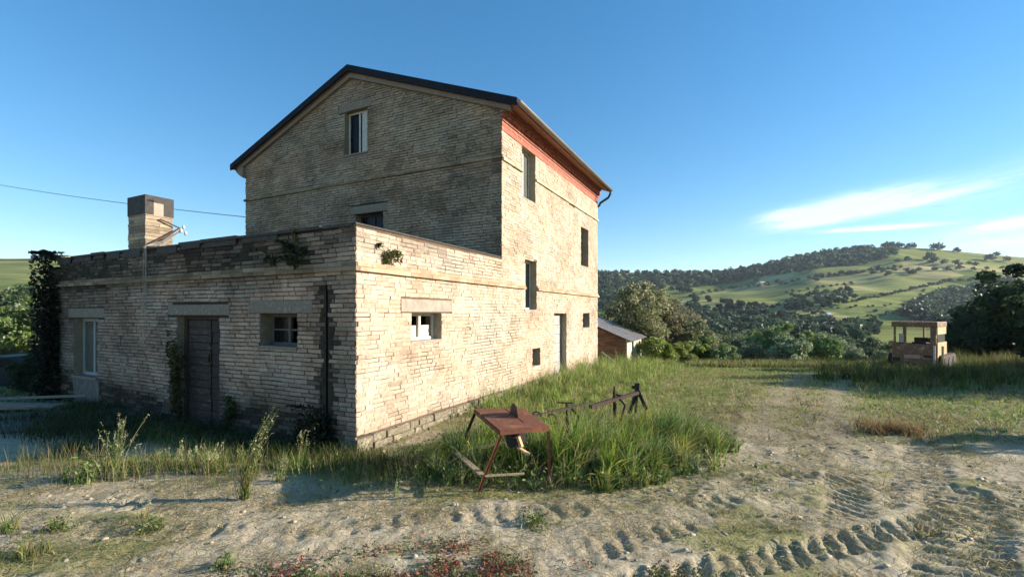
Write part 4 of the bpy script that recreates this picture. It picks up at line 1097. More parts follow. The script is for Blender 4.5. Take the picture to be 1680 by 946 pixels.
# crest fringe
P = scatter(60000, 3, 26, 20, 27, lambda X, Y: (X < Y*1.2)*sm(.35, .6, fbm(X*.8, Y*.8, 2, 6))); n = len(P)
grass_obj('crest_grass', P, rng.uniform(.12, .42, n), rng.uniform(.015, .028, n), rng.uniform(.1, .6, n), gcols(n, .3, bright=1.3), 'pale grass fringe along the far edge of the meadow')
P = scatter(26000, -7, -.9, 5, 7, lambda X, Y: np.exp(-((Y-(5.75-.03*X+.25*(fbm(X*1.1, 0*Y, 2, 5)-.5)))/.30)**2)*sm(.40, .58, fbm(X*1.5, Y*2, 3, 67))*(X > -5.3)); P, ci, cr_ = clumped(P, .16, .5); n = len(P)
grass_obj('strip_grass', P, rng.uniform(.06, .27, n)*(.45+.9*cr_[:,0]), rng.uniform(.005, .011, n), rng.uniform(.1, .8, n), gcols(n, .25, bright=1.6), 'sunlit grass strip between the sandy yard and the shaded annex', segs=2)
# straw litter lying on the yard
P = scatter(110000, -7, 9, 2.7, 9.5, lambda X, Y: .25+.75*sm(.4, .62, fbm(X*1.7, Y*2.1, 3, 29))); n = len(P)
P[:, 2] += .012
grass_obj('straw_litter', P, rng.uniform(.03, .10, n), rng.uniform(.004, .009, n), rng.uniform(1.5, 3.5, n), gcols(n, .8, bright=1.0), 'dry straw and dead grass littering the sandy yard', cat='straw')
# stalks with seed heads before the shaded wall
P = scatter(11000, -7, .2, 5, 8, lambda X, Y: np.exp(-((Y-(5.7-.02*X))/.38)**2)*sm(.35, .6, fbm(X*1.8, Y, 2, 66))); n = len(P)
hs_ = rng.uniform(.18, .42, n); ln = rng.uniform(.05, .35, n)
grass_obj('seeding_stalks', P, hs_, np.full(n, .0045), ln, gcols(n, .5, bright=1.5), 'thin seeding grass stalks in a strip before the annex front', segs=3)
# field behind the house at the left
P = scatter(30000, -60, -12, 20, 40, lambda X, Y: (X < -.86*Y+4)*(X > -1.35*Y)); n = len(P)
grass_obj('field_grass', P, rng.uniform(.10, .25, n), rng.uniform(.03, .05, n), rng.uniform(.2, .8, n), gcols(n, .35, bright=1.5), 'sunlit yellow green grass of the field behind the house')
# reddish creeping plants at the bottom of the picture
def leafpatch(name, P, size, cols, label, cat, h=.06, kind='stuff'):
    C = P.copy(); C[:, 2] += rng.uniform(.01, h, len(P))
    me = leaves_mesh(name, C, size, cols, up_bias=1.2); return tag(link(name, me, M_LEAF), label, cat, kind=kind)
P = scatter(44000, -2.3, 1.6, 2.9, 4.1, lambda X, Y: sm(.40, .6, fbm(X*3.4, Y*4, 3, 21))*sm(4.05, 3.5, Y+.25*np.abs(X+.5))*.8); n = len(P)
rc = np.array([(.30,.06,.045), (.30,.12,.09), (.20,.08,.05), (.07,.12,.03), (.12,.15,.045), (.16,.15,.08)])
pick = np.where(fbm(P[:,0]*3, P[:,1]*3, 2, 50)-.1*sm(.3,1.2,P[:,0]) > .52, rng.integers(0, 4, n), rng.integers(2, 6, n))
leafpatch('red_creeper', P, .017, rc[pick]*rng.uniform(.7, 1.2, n)[:, None], 'low plants with red and green leaves in the foreground sand', 'groundcover')
P = scatter(9000, 7.5, 10.8, 7.0, 8.0, lambda X, Y: np.exp(-((X-8.6+1.4)/.9)**2)*.0+np.exp(-((X-(at(1470, 7.6)))/.55)**2-((Y-7.45)/.3)**2)); 
P = scatter(12000, 5.0, 8.0, 6.9, 8.2, lambda X, Y: np.exp(-((X-at(1462, 7.5))/.38)**2-((Y-7.5)/.25)**2)*sm(.35,.55,fbm(X*5,Y*5,2,9))); n = len(P)
grass_obj('rusty_grass_tuft', P, rng.uniform(.12, .30, n), rng.uniform(.008, .014, n), rng.uniform(.2, .9, n), np.where((rng.random(n) < .45)[:, None], np.array((.33,.19,.09)), np.array((.22,.19,.08)))*rng.uniform(.5, 1.25, n)[:, None], 'rust coloured dry grass tuft at the edge of the shadow band', cat='dry grass')
# bits of broad leaved plants in the tall grass and yard
P = scatter(30000, -2.5, 3.3, 4.7, 7.6, lambda X, Y: inpoly(X, Y, T1)*.25+.02); n = len(P)
leafpatch('broadleaf_weeds', P, .035, gcols(n, .05), 'small broad leaved weeds low in the tall grass', 'weeds', h=.22)
# clods and stones
n = 1900; X = rng.uniform(-6, 7, n); Y = 2.8+4.8*rng.random(n)**1.3
k = fbm(X*.9, Y*1.3, 3, 123) > .43; X, Y = X[k], Y[k]; n = len(X)
ico = np.array([(0,0,1),(.9,0,.3),(.28,.85,.3),(-.72,.53,.3),(-.72,-.53,.3),(.28,-.85,.3),(.72,.53,-.4),(-.28,.85,-.4),(-.9,0,-.4),(-.28,-.85,-.4),(.72,-.53,-.4)])
icof = [(0,1,2),(0,2,3),(0,3,4),(0,4,5),(0,5,1),(1,6,2),(2,6,7),(2,7,3),(3,7,8),(3,8,4),(4,8,9),(4,9,5),(5,9,10),(5,10,1),(1,10,6)]
s = .006+.022*rng.random(n)**3
base = ico[None]*s[:, None, None]*(1+.3*rng.normal(size=(n, 11, 1)))*np.array([1.3, 1.1, .6])
Zg = height(X, Y)+track_h(X, Y)[0]+(fbm(X*3.2, Y*3.2, 4, 77)-.5)*.07
V = base+np.stack([X, Y, Zg+s*.2], 1)[:, None, :]
tr = (np.array(icof)[None]+np.arange(n)[:, None, None]*11).reshape(-1, 3)
tag(link('dry_clods', np_mesh('dry_clods', V.reshape(-1, 3), None, tr), M_CLOD), 'dry earth clods and small stones on the sandy yard', 'clods', kind='stuff')

# ------------------------------------------------------------------ individual weeds
def weed(name, x, y, h, n, label, lean=(.2, 0), spread=.12, head=True, hl=.16, leafy=False, cat='weed', straw=.2, group=None, w=.012):
    z = hz(x, y); mb_p = []; 
    P = np.zeros((n, 3)); P[:, 0] = rng.normal(0, spread*.35, n); P[:, 1] = rng.normal(0, spread*.35, n)
    e = empty(name, (x, y, z)); tag(e, label, cat, group)
    mb = MB(); tips = []
    cols_ = gcols(n, straw, bright=1.8)
    for i in range(n):
        hh = h*rng.uniform(.45, 1); a = rng.uniform(0, 6.28); sp = spread*rng.uniform(.2, 1.2)
        lx, ly = lean[0]*hh+math.cos(a)*sp, lean[1]*hh+math.sin(a)*sp
        b = Vector(P[i]); pts = [b+Vector((lx*t**2, ly*t**2, hh*t-.02)) for t in (0, .33, .66, 1)]
        mb.tube(pts, [.0042, .0036, .0026, .0012], 4, cap=False, c=tuple(cols_[i])); tips.append((pts, hh))
    mb.build('stem', M_GRASS, e)
    C = []; cl_ = []
    for pts, hh in tips:
        if head:
            d = (pts[-1]-pts[-2]).normalized()
            for j in range(11):
                C.append(pts[-1]-d*rng.uniform(-.02, hl*h)+Vector(rng.normal(0, .008, 3))); cl_.append(np.array((.46,.44,.26))*rng.uniform(.6, 1.1))
        if leafy:
            for j in range(14):
                t = rng.uniform(.15, .95); q_ = pts[0].lerp(pts[-1], t); C.append(q_+Vector(rng.normal(0, .03, 3))); cl_.append(np.array((.12,.16,.045))*rng.uniform(.6, 1.4))
    if C:
        me = leaves_mesh(name+'_heads', np.array([tuple(c) for c in C]), w*(.8 if head else 1.3), np.array(cl_), aspect=2.6)
        link('seed_head' if head else 'leaf', me, M_LEAF, e)
    nb = int(n*(1.4 if head else 3)); Pb = np.zeros((nb, 3)); Pb[:, :2] = rng.normal(0, spread*.45, (nb, 2))
    me = blades(name+'_blades', Pb, rng.uniform(.15, .6, nb)*h, np.full(nb, w*(.6 if head else 1)), rng.uniform(.1, .7, nb), gcols(nb, straw, bright=1.1), 3); link('leaf_blade', me, M_GRASS, e)
    return e
def wp(px, py): 
    Y = 1.98/((py-HY)/F); 
    for _ in range(4): Y = (HC-hz((px-CX)/F*Y, Y))/((py-HY)/F)
    return (px-CX)/F*Y, Y
x, y = wp(400, 818); weed('tall_weed', x, y, 1.05, 30, 'tall feathery grass plant leaning right in front of the annex door', lean=(.34, 0), spread=.07, straw=.35, hl=.42)
x, y = wp(185, 785); weed('tall_weed', x, y, .78, 26, 'tall pale stemmed weed clump in front of the left window', lean=(.06, 0), spread=.20, leafy=True, straw=.35)
x, y = wp(140, 790); weed('leafy_weed', x, y, .42, 12, 'small leafy weed left of the pale stemmed clump', spread=.2, head=False, leafy=True, w=.02)
x, y = wp(497, 752); weed('tall_weed', x, y, .42, 14, 'pair of upright grass tufts near the black wall slot', lean=(.02, 0), spread=.08)
x, y = wp(300, 770); weed('grass_tuft', x, y, .36, 16, 'feathery tuft left of the tall leaning grass plant', spread=.12)
x, y = wp(345, 775); weed('grass_tuft', x, y, .40, 20, 'feathery tuft directly before the annex door', spread=.15)
x, y = wp(270, 770); weed('grass_tuft', x, y, .30, 12, 'lower tuft midway between the two tall weeds', spread=.15)
x, y = wp(460, 790); weed('grass_tuft', x, y, .30, 14, 'short tuft right of the tall leaning grass plant', spread=.1)
x, y = wp(650, 815); weed('thin_weed', x, y, .36, 3, 'thin single stemmed weed in front of the house corner', spread=.03)
x, y = wp(45, 915); weed('grass_tuft', x, y, .30, 12, 'arching grass tuft in the bottom left corner', spread=.16, head=False)
x, y = wp(10, 870); weed('grass_tuft', x, y, .30, 14, 'arching grass tuft cut by the left edge of the picture', spread=.16, head=False)
x, y = wp(235, 850); weed('thin_weed', x, y, .28, 4, 'thin dry weed standing in the foreground sand at left', spread=.05)
x, y = wp(365, 930); weed('leafy_weed', x, y, .16, 8, 'small dark leafed weed at the bottom edge', spread=.08, head=False, leafy=True)
x, y = wp(875, 860); weed('leafy_weed', x, y, .14, 14, 'small green weed on the sand in front of the saw bench', spread=.14, head=False, leafy=True)
x, y = wp(90, 870); weed('leafy_weed', x, y, .15, 12, 'yellowish green weed in the foreground at left', spread=.14, head=False, leafy=True)
x, y = wp(252, 868); weed('leafy_weed', x, y, .15, 12, 'green weed beside the stony hollow at lower left', spread=.16, head=False, leafy=True)
x, y = wp(1530, 880); weed('grass_tuft', x, y, .16, 14, 'pale tuft between the tyre tracks', spread=.18, head=False, straw=.5)
x, y = wp(1000, 745); weed('reed_clump', x, y, .60, 26, 'tall reed clump in the middle of the green grass', spread=.25, head=False, w=.02)
x, y = wp(1120, 745); weed('reed_clump', x, y, .50, 26, 'reed clump at the right end of the green grass', spread=.28, head=False, w=.018)
x, y = wp(945, 765); weed('reed_clump', x, y, .62, 24, 'reed clump right beside the saw bench', spread=.22, head=False, w=.02)
for q_, (qx, qy, qh) in enumerate(((905, 745, .62), (968, 722, .66), (1015, 712, .62), (1075, 725, .55), (1150, 742, .42))):
    x, y = wp(qx, qy); weed('reed_clump', x, y, qh, 26, ['reed clump rising just beyond the saw bench corner', 'high reed clump before the middle of the harrow beam', 'high reed clump before the rusty harrow upright', 'reed clump right of the black harrow hitch', 'low reed clump at the outer right edge of the tall grass'][q_], spread=.24, head=False, w=.018)
x, y = wp(705, 780); weed('reed_clump', x, y, .36, 22, 'low blue green reed clump left of the saw bench', spread=.26, head=False, w=.018)

def wall_plant(name, u, v, z, r, n, size, base, label, drop=.0, cat='wall plant', outdir=(-1, 0)):
    p = W(u, v, z); d = EU*outdir[0]+EV*outdir[1]
    kk = max(5, n//55); cc_ = rng.normal(size=(kk, 3))*np.array(r)*.62; C = cc_[rng.integers(0, kk, n)]+rng.normal(size=(n, 3))*np.array(r)*.22; C = np.clip(C, -np.array(r)*1.15, np.array(r)*1.15)
    # keep leaves in front of the wall plane
    e = empty(name, p, TH); tag(e, label, cat)
    if outdir[0]: C[:, 0] = -np.abs(C[:, 0])-.01
    else: C[:, 1] = -np.abs(C[:, 1])-.01
    me = leaves_mesh(name+'_leaves', C, size, np.array(base)*rng.uniform(.6, 1.4, n)[:, None]); link('leaves', me, M_LEAF, e)
    mb = MB()
    for i in range(6):
        q_ = C[i]; mb.tube([(0.0, 0, -r[2]*.4), tuple(q_*.5+np.array((0, 0, -r[2]*.1))), tuple(q_)], [.006, .004, .002], 4)
    mb.build('stem', M_BARK, e); return e
v_, z_ = la(490, 420); wall_plant('wall_plant', -.01, v_, z_, (.16,.22,.2), 520, .035, (.05,.07,.025), 'dark green plant rooted in the shaded parapet brickwork')
v_, z_ = la(489, 385); wall_plant('wall_plant', -.01, v_, z_, (.06,.07,.14), 120, .03, (.12,.14,.05), 'pale sprig on top of the parapet near the corner')
v_, z_ = la(452, 425); wall_plant('wall_plant', -.01, v_, z_, (.10,.16,.10), 240, .03, (.06,.075,.03), 'small dark plant left of the larger parapet plant')
u_, z_ = lb(636, 418); wall_plant('wall_plant', u_, -.01, z_, (.20,.11,.12), 420, .032, (.12,.13,.04), 'tuft growing from the sunlit parapet near the corner', outdir=(0, -1))
v_, z_ = la(299, 610); wall_plant('creeper', -.01, v_, z_-.1, (.14,.12,.75), 1100, .05, (.07,.06,.025), 'dark creeper climbing the left jamb of the annex door', cat='creeper')
v_, z_ = la(383, 665); wall_plant('wall_weed', -.01, v_, .15, (.14,.18,.28), 380, .04, (.06,.08,.03), 'dark weed against the wall right of the annex door', cat='weed')
v_, z_ = la(525, 700); wall_plant('wall_shrub', -.01, v_, .12, (.26,.32,.36), 1300, .04, (.028,.04,.018), 'blackish shrub at the foot of the dark wall slot', cat='shrub')
v_, z_ = la(93, 600); wall_plant('creeper', -.03, VA+.28, 1.3, (.26,.34,1.75), 4200, .06, (.02,.022,.012), 'black dead creeper over the left end of the annex', cat='creeper')
v_, z_ = la(97, 432); wall_plant('wall_plant', .1, VA+.1, ZP+.04, (.2,.4,.1), 300, .035, (.14,.14,.05), 'pale weeds on top of the annex left end')
p = W(-.2, VA+.5, 0)
for i, (px, Y, s) in enumerate(((70, 12.0, .55), (88, 11.6, .5), (55, 13.5, .5))):
    place_tree(P_DARK, 'dark_bush', at(px, Y), Y, s*.48, label=['black shrub at the left foot of the house', 'lowest shrub touching the house end', 'black shrub beside the parked car'][i], cat='bush', group='dark bushes at the house end')

# ------------------------------------------------------------------ slab, planks
mb = MB(); xs_ = [(-10.6,8.7),(-9.2,9.35),(-7.7,9.55),(-6.6,9.0),(-7.0,8.35),(-8.2,7.75),(-9.8,7.4),(-11,7.6)]
mb.prism([(a, b, -.32) for a, b in xs_], (0, 0, .24)); tag(mb.build('concrete_slab', M_CONC), kind='structure')
mb = MB(); mb.bar((-11.5, 9.95, .02), (-9.1, 10.1, .08), .05, .05); tag(mb.build('loose_pole', M_GREYWOOD), 'pale pole lying on the rubble at the left edge', 'pole')
mb = MB(); mb.box(-1.4, 1.2, -.15, .15, 0, .05, M=Matrix.Translation((-10.6, 9.3, -.05))@Matrix.Rotation(.12, 4, 'Z')); mb.box(-.9, 1.0, -.1, .12, .052, .09, M=Matrix.Translation((-10.2, 9.35, -.05))@Matrix.Rotation(-.1, 4, 'Z'))
tag(mb.build('timber_pile', M_GREYWOOD), 'low pile of dark boards beside the concrete slab', 'boards')

# ------------------------------------------------------------------ parked car, mostly beyond the left edge
def make_car():
    Yc = 15.0; xr = at(58, Yc); x0 = xr-3.7; z0 = hz(xr-1, Yc)
    e = empty('parked_car', (x0, Yc, z0), .05); tag(e, 'dark dusty hatchback car parked in shade beyond the left end of the house', 'car')
    prof = [(0,.35),(0,.72),(.25,.80),(.95,.86),(1.45,1.24),(2.75,1.27),(3.35,.95),(3.62,.86),(3.68,.4),(3.3,.28),(.35,.28)]
    mb = MB(); mb.prism([(a, 0, b) for a, b in prof], (0, 1.55, 0)); body = mb.build('body', M_CAR, e, bevel=.05)
    mb = MB(); mb.prism([(1.08, -.004, .90), (1.50, -.004, 1.19), (2.0, -.004, 1.2), (2.0, -.004, .90)], (0, .01, 0)); mb.build('side_window', M_GLASS, e)
    mb = MB(); mb.prism([(2.08, -.004, .90), (2.08, -.004, 1.2), (2.70, -.004, 1.21), (3.18, -.004, .95)], (0, .01, 0)); mb.build('side_window', M_GLASS, e)
    for xw in (.72, 2.95):
        mb = MB(); mb.disc((xw, .06, .29), (0,1,0), .29, .2, 24); w_ = mb.build('wheel', M_RUBBER, e)
        mb = MB(); mb.disc((xw, -.045, .29), (0,1,0), .17, .02, 20); mb.build('rim', M_GUTTER, w_)
    mb = MB(); mb.box(3.62, 3.70, .05, .3, .62, .78); mb.build('tail_lamp', mat('red_lens', (.3,.02,.02), rough=.2, bump=0), e)
make_car()

# ------------------------------------------------------------------ pigsty
sty = empty('pigsty', (0, 0, 0)); tag(sty, 'low red brick pigsty with corrugated sheet roof beyond the house corner', 'shed')
us, vs = 15.3, -.45
so = W(us, vs, 0); zg = hz(so.x, so.y)-.15; sty.location = (so.x, so.y, zg); sty.rotation_euler = (0, 0, TH)
ev = .80-zg
mb = MB(); SLs = .42
k = 0; z = 0
while z < ev+1.6:
    a = -(k % 2)*.12
    while a < 3.2:
        if z+.07 < ev-.06+SLs*max(a, 0): mb.box(-.01+rng.uniform(-.008, .008), .2, max(a, 0)+.004, min(a+.25, 3.2), z+.004, z+.064, tuple(np.array((1,.95,.9))*rng.uniform(.6, 1.35)))
        a += .255
    z += .068; k += 1
mb.prism([(.02, 0.01, 0), (.02, 3.2, 0), (.02, 3.2, ev-.04+SLs*3.2), (.02, 0.01, ev-.04)], (.17, 0, 0), (.8,.8,.8))
mb.build('wall', M_REDBRICK, sty)
mb = MB(); mb.box(-.02, .95, -.06, .0, 0, ev-.06); mb.box(1.35, 3.2, -.06, .0, 0, ev-.06); mb.build('rendered_front', M_PLASTER, sty)
mb = MB(); mb.box(3.1, 3.2, 0.01, 3.2, 0, ev); mb.box(.19, 3.1, 3.1, 3.2, 0, ev+1); mb.build('rear_wall', M_REDBRICK, sty)
mb = MB(); nW = 40; V = []; 
for sheet_ in range(4):
    u0, u1 = -.22+sheet_*.92, -.22+sheet_*.92+.98; tilt = rng.uniform(-.03, .04); n0 = len(mb.v)
    for i in range(21):
        u_ = u0+(u1-u0)*i/20; w_ = .018*math.sin(i*1.57)+.01*sheet_
        for v_, zz in ((-.28+tilt, ev-.28*SLs), (1.4, ev+1.4*SLs+rng.uniform(-.004, .004)), (3.4+tilt, ev+3.4*SLs)): mb.v.append((u_, v_, zz+w_+tilt))
    for i in range(20):
        for j in range(2):
            a = n0+i*3+j; mb.f.append([a, a+1, a+4, a+3]); mb.c.append(None)
ro = mb.build('roof', M_ZINC, sty); so_ = ro.modifiers.new('t', 'SOLIDIFY'); so_.thickness = .008
mb = MB()
for a in (.3, 1.2, 2.2): mb.bar((-.26, a, ev+a*SLs-.05), (3.3, a, ev+a*SLs-.05), .06, .07)
mb.build('purlin', M_DARKWOOD, sty)
mb = MB(); xw, yw = at(1001, 19.0), 19.0; zz = hz(xw, yw)
mb.tube([(xw-.35, yw+.1, zz+.62), (xw, yw, zz+.35), (xw+.45, yw-.1, zz-.02)], [.05, .06, .07], 8); tag(mb.build('leaning_log', M_GREYWOOD), 'grey log leaning in the grass before the pigsty', 'log')

# ------------------------------------------------------------------ crawler tractor
def make_tractor():
    Yt = 19.0; xt = at(1466, Yt); z0 = hz(xt+1, Yt)
    e = empty('crawler_tractor', (xt, Yt, z0), R(-54)); tag(e, 'abandoned orange crawler tractor with open square cab in tall grass', 'crawler tractor')
    # rear face looks at the camera; x right, y away, z up; cab 1.72 wide
    Wd = 1.32; D = 1.35; zt = HC+(HY-527)/F*Yt-z0; zs = HC+(HY-563)/F*Yt-z0; zb = HC+(HY-597)/F*Yt-z0
    mb = MB(); mb.box(0, Wd, 0, D, zb, zs); mb.box(-.04, Wd+.04, -.05, .0, zb+.12, zs+.02); mb.build('body', M_ORANGE, e, bevel=.02)
    mb = MB(); mb.box(.36, .86, -.075, -.052, zb+.3, zb+.44); mb.build('rear_plate', mat('faded_pink_plate', (.55,.34,.26), (.45,.27,.2)), e)
    mb = MB(); mb.box(.95, 1.2, -.07, -.052, zb+.36, zb+.44); mb.box(0.0, .22, -.07, -.052, zb+.14, zb+.3); mb.build('vent', M_BLACK, e)
    mb = MB(); mb.box(-.06, Wd+.06, -.08, D+.08, zt-.22, zt); mb.build('cab_roof', M_ORANGE, e, bevel=.03)
    for x_, y_, w_ in ((0, 0, .06), (.33, 0, .07), (Wd-.17, 0, .17), (0, D-.07, .09), (Wd-.16, D-.08, .16), (.66, D-.06, .05)):
        mb = MB(); mb.box(x_, x_+w_, y_, y_+.07, zs, zt-.16); mb.build('cab_post', M_ORANGE, e)
    mb = MB(); mb.box(.07, .33, .02, .05, zs, zs+.06); mb.box(.41, Wd-.12, .02, .05, zs, zs+.05); mb.build('window_rail', M_BLACK, e)
    mb = MB(); mb.box(.1, .3, .3, .34, zs+.02, zs+.4); mb.build('folded_paper', M_WHITE, e)
    mb = MB(); mb.box(.5, .95, .35, .75, zs-.1, zs+.08); mb.box(.5, .95, .68, .78, zs+.08, zs+.26); mb.build('seat', M_BLACK, e, bevel=.03)
    mb = MB(); mb.box(Wd+.002, Wd+.03, .12, D-.12, zs+.1, zt-.16); mb.build('side_glass', M_PALEGLASS, e)
    mb = MB(); mb.box(Wd+.0, Wd+.06, -.03, D+.03, zb+.05, zs+.1); mb.box(Wd+.002, Wd+.05, 0, D, zt-.5, zt-.17); mb.build('side_panel', M_YELLOW, e)  # sunlit side coloured brighter than the rest of the body
    for x_ in (Wd-.02, Wd+.22):
        mb = MB(); mb.tube([(x_, -.12, zb-.05), (x_, -.12, zs-.02)], .04, 8); mb.build('hydraulic_ram', M_YELLOW if x_ > Wd else M_FRAME, e)
    for x_ in (-.2, Wd-.22):
        mb = MB(); pr = []
        for k in range(16):
            a = math.pi*2*k/16; cxx = .35 if math.cos(a) < 0 else 1.9; pr.append((x_, cxx+.34*math.cos(a), .36+.34*math.sin(a)))
        mb.prism(pr, (.42, 0, 0)); tr_ = mb.build('track', M_RUSTDK, e)
        mb = MB()
        for k in range(3): mb.disc((x_+.21, .4+k*.7, .36), (1,0,0), .22, .46, 16)
        mb.build('track_roller', M_BLACK, tr_)
    mb = MB(); mb.box(.3, Wd-.3, D, D+1.35, zb, zs-.05); mb.build('engine_hood', M_ORANGE, e, bevel=.03)
    mb = MB(); mb.box(-.4, .5, -.3, -.06, zb-.18, zb-.1); mb.tube([(.8,-.2,zb-.02),(.8,-.2,0.05)], .05, 8); mb.build('tow_bar', M_FRAME, e)
make_tractor()

# ------------------------------------------------------------------ saw bench
def saw():
    g0 = hz(0, 5.3)
    A_ = Vector((-.49, 5.92, .655)); B_ = Vector((-.13, 4.86, .650)); C_ = Vector((.405, 5.08, .640)); D_ = Vector((.14, 5.98, .655))
    e = empty('saw_bench', (0, 5.4, g0)); tag(e, 'rusty sheet metal circular saw bench tilted in the grass', 'saw bench')
    o = Vector(e.location); a, b, c, d = [p-o for p in (A_, B_, C_, D_)]
    ex = (b-a).normalized(); ey = (d-a).normalized(); dn = Vector((0, 0, -.012))
    mb = MB(); s1 = a.lerp(d, .60); s2 = b.lerp(c, .60); s1b = a.lerp(d, .63); s2b = b.lerp(c, .63)
    q1 = s1.lerp(s2, .82); q1b = s1b.lerp(s2b, .82)
    mb.prism([a, b, s2, s1], dn); mb.prism([s1b, s2b, c, d], dn); mb.prism([s1.lerp(s2,.8), s2, s2b, s1b.lerp(s2b,.8)], dn*.9)
    mb.build('table_top', M_RUST, e)
    mb = MB()
    for p, q in ((a, b), (b, c), (c, d), (d, a)): mb.bar(p+Vector((0,0,-.033)), q+Vector((0,0,-.033)), .022, .04)
    mb.build('table_rim', M_RUST, e)
    mid_ = (s1.lerp(s2, .42)+s1b.lerp(s2b, .42))/2; ax = (s2-s1).cross(Vector((0,0,1)))
    mb = MB(); mb.disc(mid_+Vector((0,0,-.005)), ax, .155, .004, 56, teeth=.05); mb.build('saw_blade', M_BLACK, e)
    zb_ = -.06
    f_ = lambda px, py, Y: Vector((at(px, Y), Y, HC+(HY-py)/F*Y))-o
    fa = f_(748, 745, 5.85); fa = a+(fa-a)*1.55; fb = f_(783, 806, 4.93)
    fc = c+Vector((.02, .06, -.68)); fd = d+Vector((-.08, .1, -.7))
    for p, q in ((a, fa), (b, fb), (c, fc), (d, fd)):
        mb = MB(); p = p+Vector((0,0,-.05)); mb.bar(p, q, .035, .006); mb.bar(p+Vector((.015,.012,0)), q+Vector((.015,.012,0)), .006, .035); mb.build('leg', M_RUST if p.y < -.2 else M_RUSTDK, e)
    mb = MB(); la1 = b.lerp(fb, .74); lb1 = a.lerp(fa, .62)
    mb.bar(la1, lb1, .07, .02); mb.build('side_board', M_PLANK, e)
    mb = MB(); mb.bar(la1+Vector((.02,0,.0)), (la1+Vector((.02,0,.0))).lerp(c.lerp(fc, .78), .6), .02, .02); mb.build('cross_rail', M_PLANK, e); mb = MB(); mb.bar(lb1, d.lerp(fd, .62), .07, .02); mb.build('cross_rail', M_PLANK, e)
    m0 = f_(838, 722, 5.25)
    mb = MB(); axm = Vector((.75, .5, .05)).normalized(); mb.tube([m0-axm*.02, m0+axm*.16], [.085, .085], 16); mb.tube([m0-axm*.03, m0-axm*.02], [.04, .085], 16); mb.build('motor', M_RUBBER, e)
    mb = MB(); mb.bar(f_(850, 716, 5.2), f_(856, 733, 5.18), .05, .03); mb.bar(f_(850, 733, 5.18), f_(868, 745, 5.1), .045, .02); mb.build('belt_guard', mat('bare_timber', (.60,.40,.22), (.48,.3,.16)), e)
saw()
# ------------------------------------------------------------------ rusty harrow lost in the grass
def harrow():
    e = empty('harrow', (1.2, 6.9, hz(1.2, 6.9))); tag(e, 'old black and rusty tine harrow half buried in the tall grass', 'harrow'); o = Vector(e.location)
    f_ = lambda px, py, Y: Vector((at(px, Y), Y, HC+(HY-py)/F*Y))-o
    p, q = f_(868, 678, 5.9), f_(1046, 640, 7.6)
    mb = MB(); mb.bar(p, p.lerp(q, .52), .035, .03); mb.bar(p.lerp(q, .50)+Vector((0,0,-.05)), q, .06, .05); mb.build('main_beam', M_RUSTDK, e)
    for t in (.33, .78):
        b = p.lerp(q, t); mb = MB(); pts = [b, b+Vector((.10,-.05,-.12)), b+Vector((.02,-.12,-.32)), b+Vector((-.10,-.14,-.44))]
        mb.tube(pts, [.018, .018, .016, .008], 6); mb.build('tine', M_RUSTDK, e)
    b = f_(930, 655, 6.4); mb = MB(); mb.bar(b+Vector((-.14,0,0)), b+Vector((.08,.02,-.01)), .05, .015); mb.tube([b, b+Vector((.01,0,-.5))], .02, 8); mb.build('upright', M_RUSTDK, e)
    b = f_(1008, 629, 7.2); mb = MB(); mb.tube([b, b+Vector((.0,0,-.18)), b+Vector((.01,0,-.5))], [.012, .03, .03], 8); mb.bar(b+Vector((-.0,0,-.13)), b+Vector((.1,0,-.15)), .03, .03); mb.build('upright', M_RUSTDK, e)
    b = f_(1045, 624, 7.7); mb = MB()
    mb.bar(b, b+Vector((0,0,-.22)), .07, .05); mb.bar(b+Vector((-.01,0,-.14)), b+Vector((-.14,-.02,-.52)), .045, .05); mb.bar(b+Vector((.0,0,-.14)), b+Vector((-.03,-.03,-.5)), .035, .05); mb.bar(b+Vector((.02,0,-.14)), b+Vector((.16,0,-.45)), .04, .05); mb.bar(b+Vector((-.09,0,-.07)), b+Vector((.0,0,-.07)), .03, .05)
    mb.build('hitch_frame', M_BLACK, e)
    b = f_(905, 738, 6.05); mb = MB(); mb.disc(b+Vector((0,0,.02)), (.7,-.6,.1), .17, .09, 24); mb.build('wheel', M_BLACK, e)
    mb = MB(); c0 = f_(925, 722, 6.1); mb.tube([c0+Vector((-.16,0,0)), c0+Vector((.14,.1,0))], [.09, .09], 14); mb.build('drum', M_BLACK, e)
    for px, py, Y in ((880, 672, 5.9), (905, 676, 6.0), (1000, 690, 6.4)):
        c0 = f_(px, py, Y); mb = MB(); pts = [c0+Vector((.06*math.cos(a), .03*math.sin(a), .06*math.sin(a)-.05)) for a in np.linspace(0, 5.6, 12)]; mb.tube(pts, .010, 6); mb.build('iron_ring', M_RUSTDK, e)
harrow(); bpy.data.objects['harrow'].location.z -= .04

# ------------------------------------------------------------------ light, sky, haze, camera
EL = R(17.5); AZX, AZY = .997, .07
S = Vector((AZX*math.cos(EL), AZY*math.cos(EL), math.sin(EL))).normalized()
ld = bpy.data.lights.new('sun', 'SUN'); ld.energy = 4.5; ld.angle = R(.5); ld.color = (1.0, .89, .75)
lo = bpy.data.objects.new('sun', ld); COL.objects.link(lo); lo.rotation_euler = S.to_track_quat('Z', 'Y').to_euler(); lo.location = (30, 0, 30)
wd = bpy.data.worlds.new('World'); scene.world = wd; wd.use_nodes = True; nt = wd.node_tree
bg = nt.nodes['Background']; bg.inputs[1].default_value = .086
sk = N(nt, 'ShaderNodeTexSky', sky_type='NISHITA'); sk.sun_disc = False; sk.sun_elevation = EL
sk.sun_rotation = math.atan2(AZX, AZY); sk.air_density = 1.0; sk.dust_density = .0; sk.ozone_density = 2.2; sk.altitude = 300
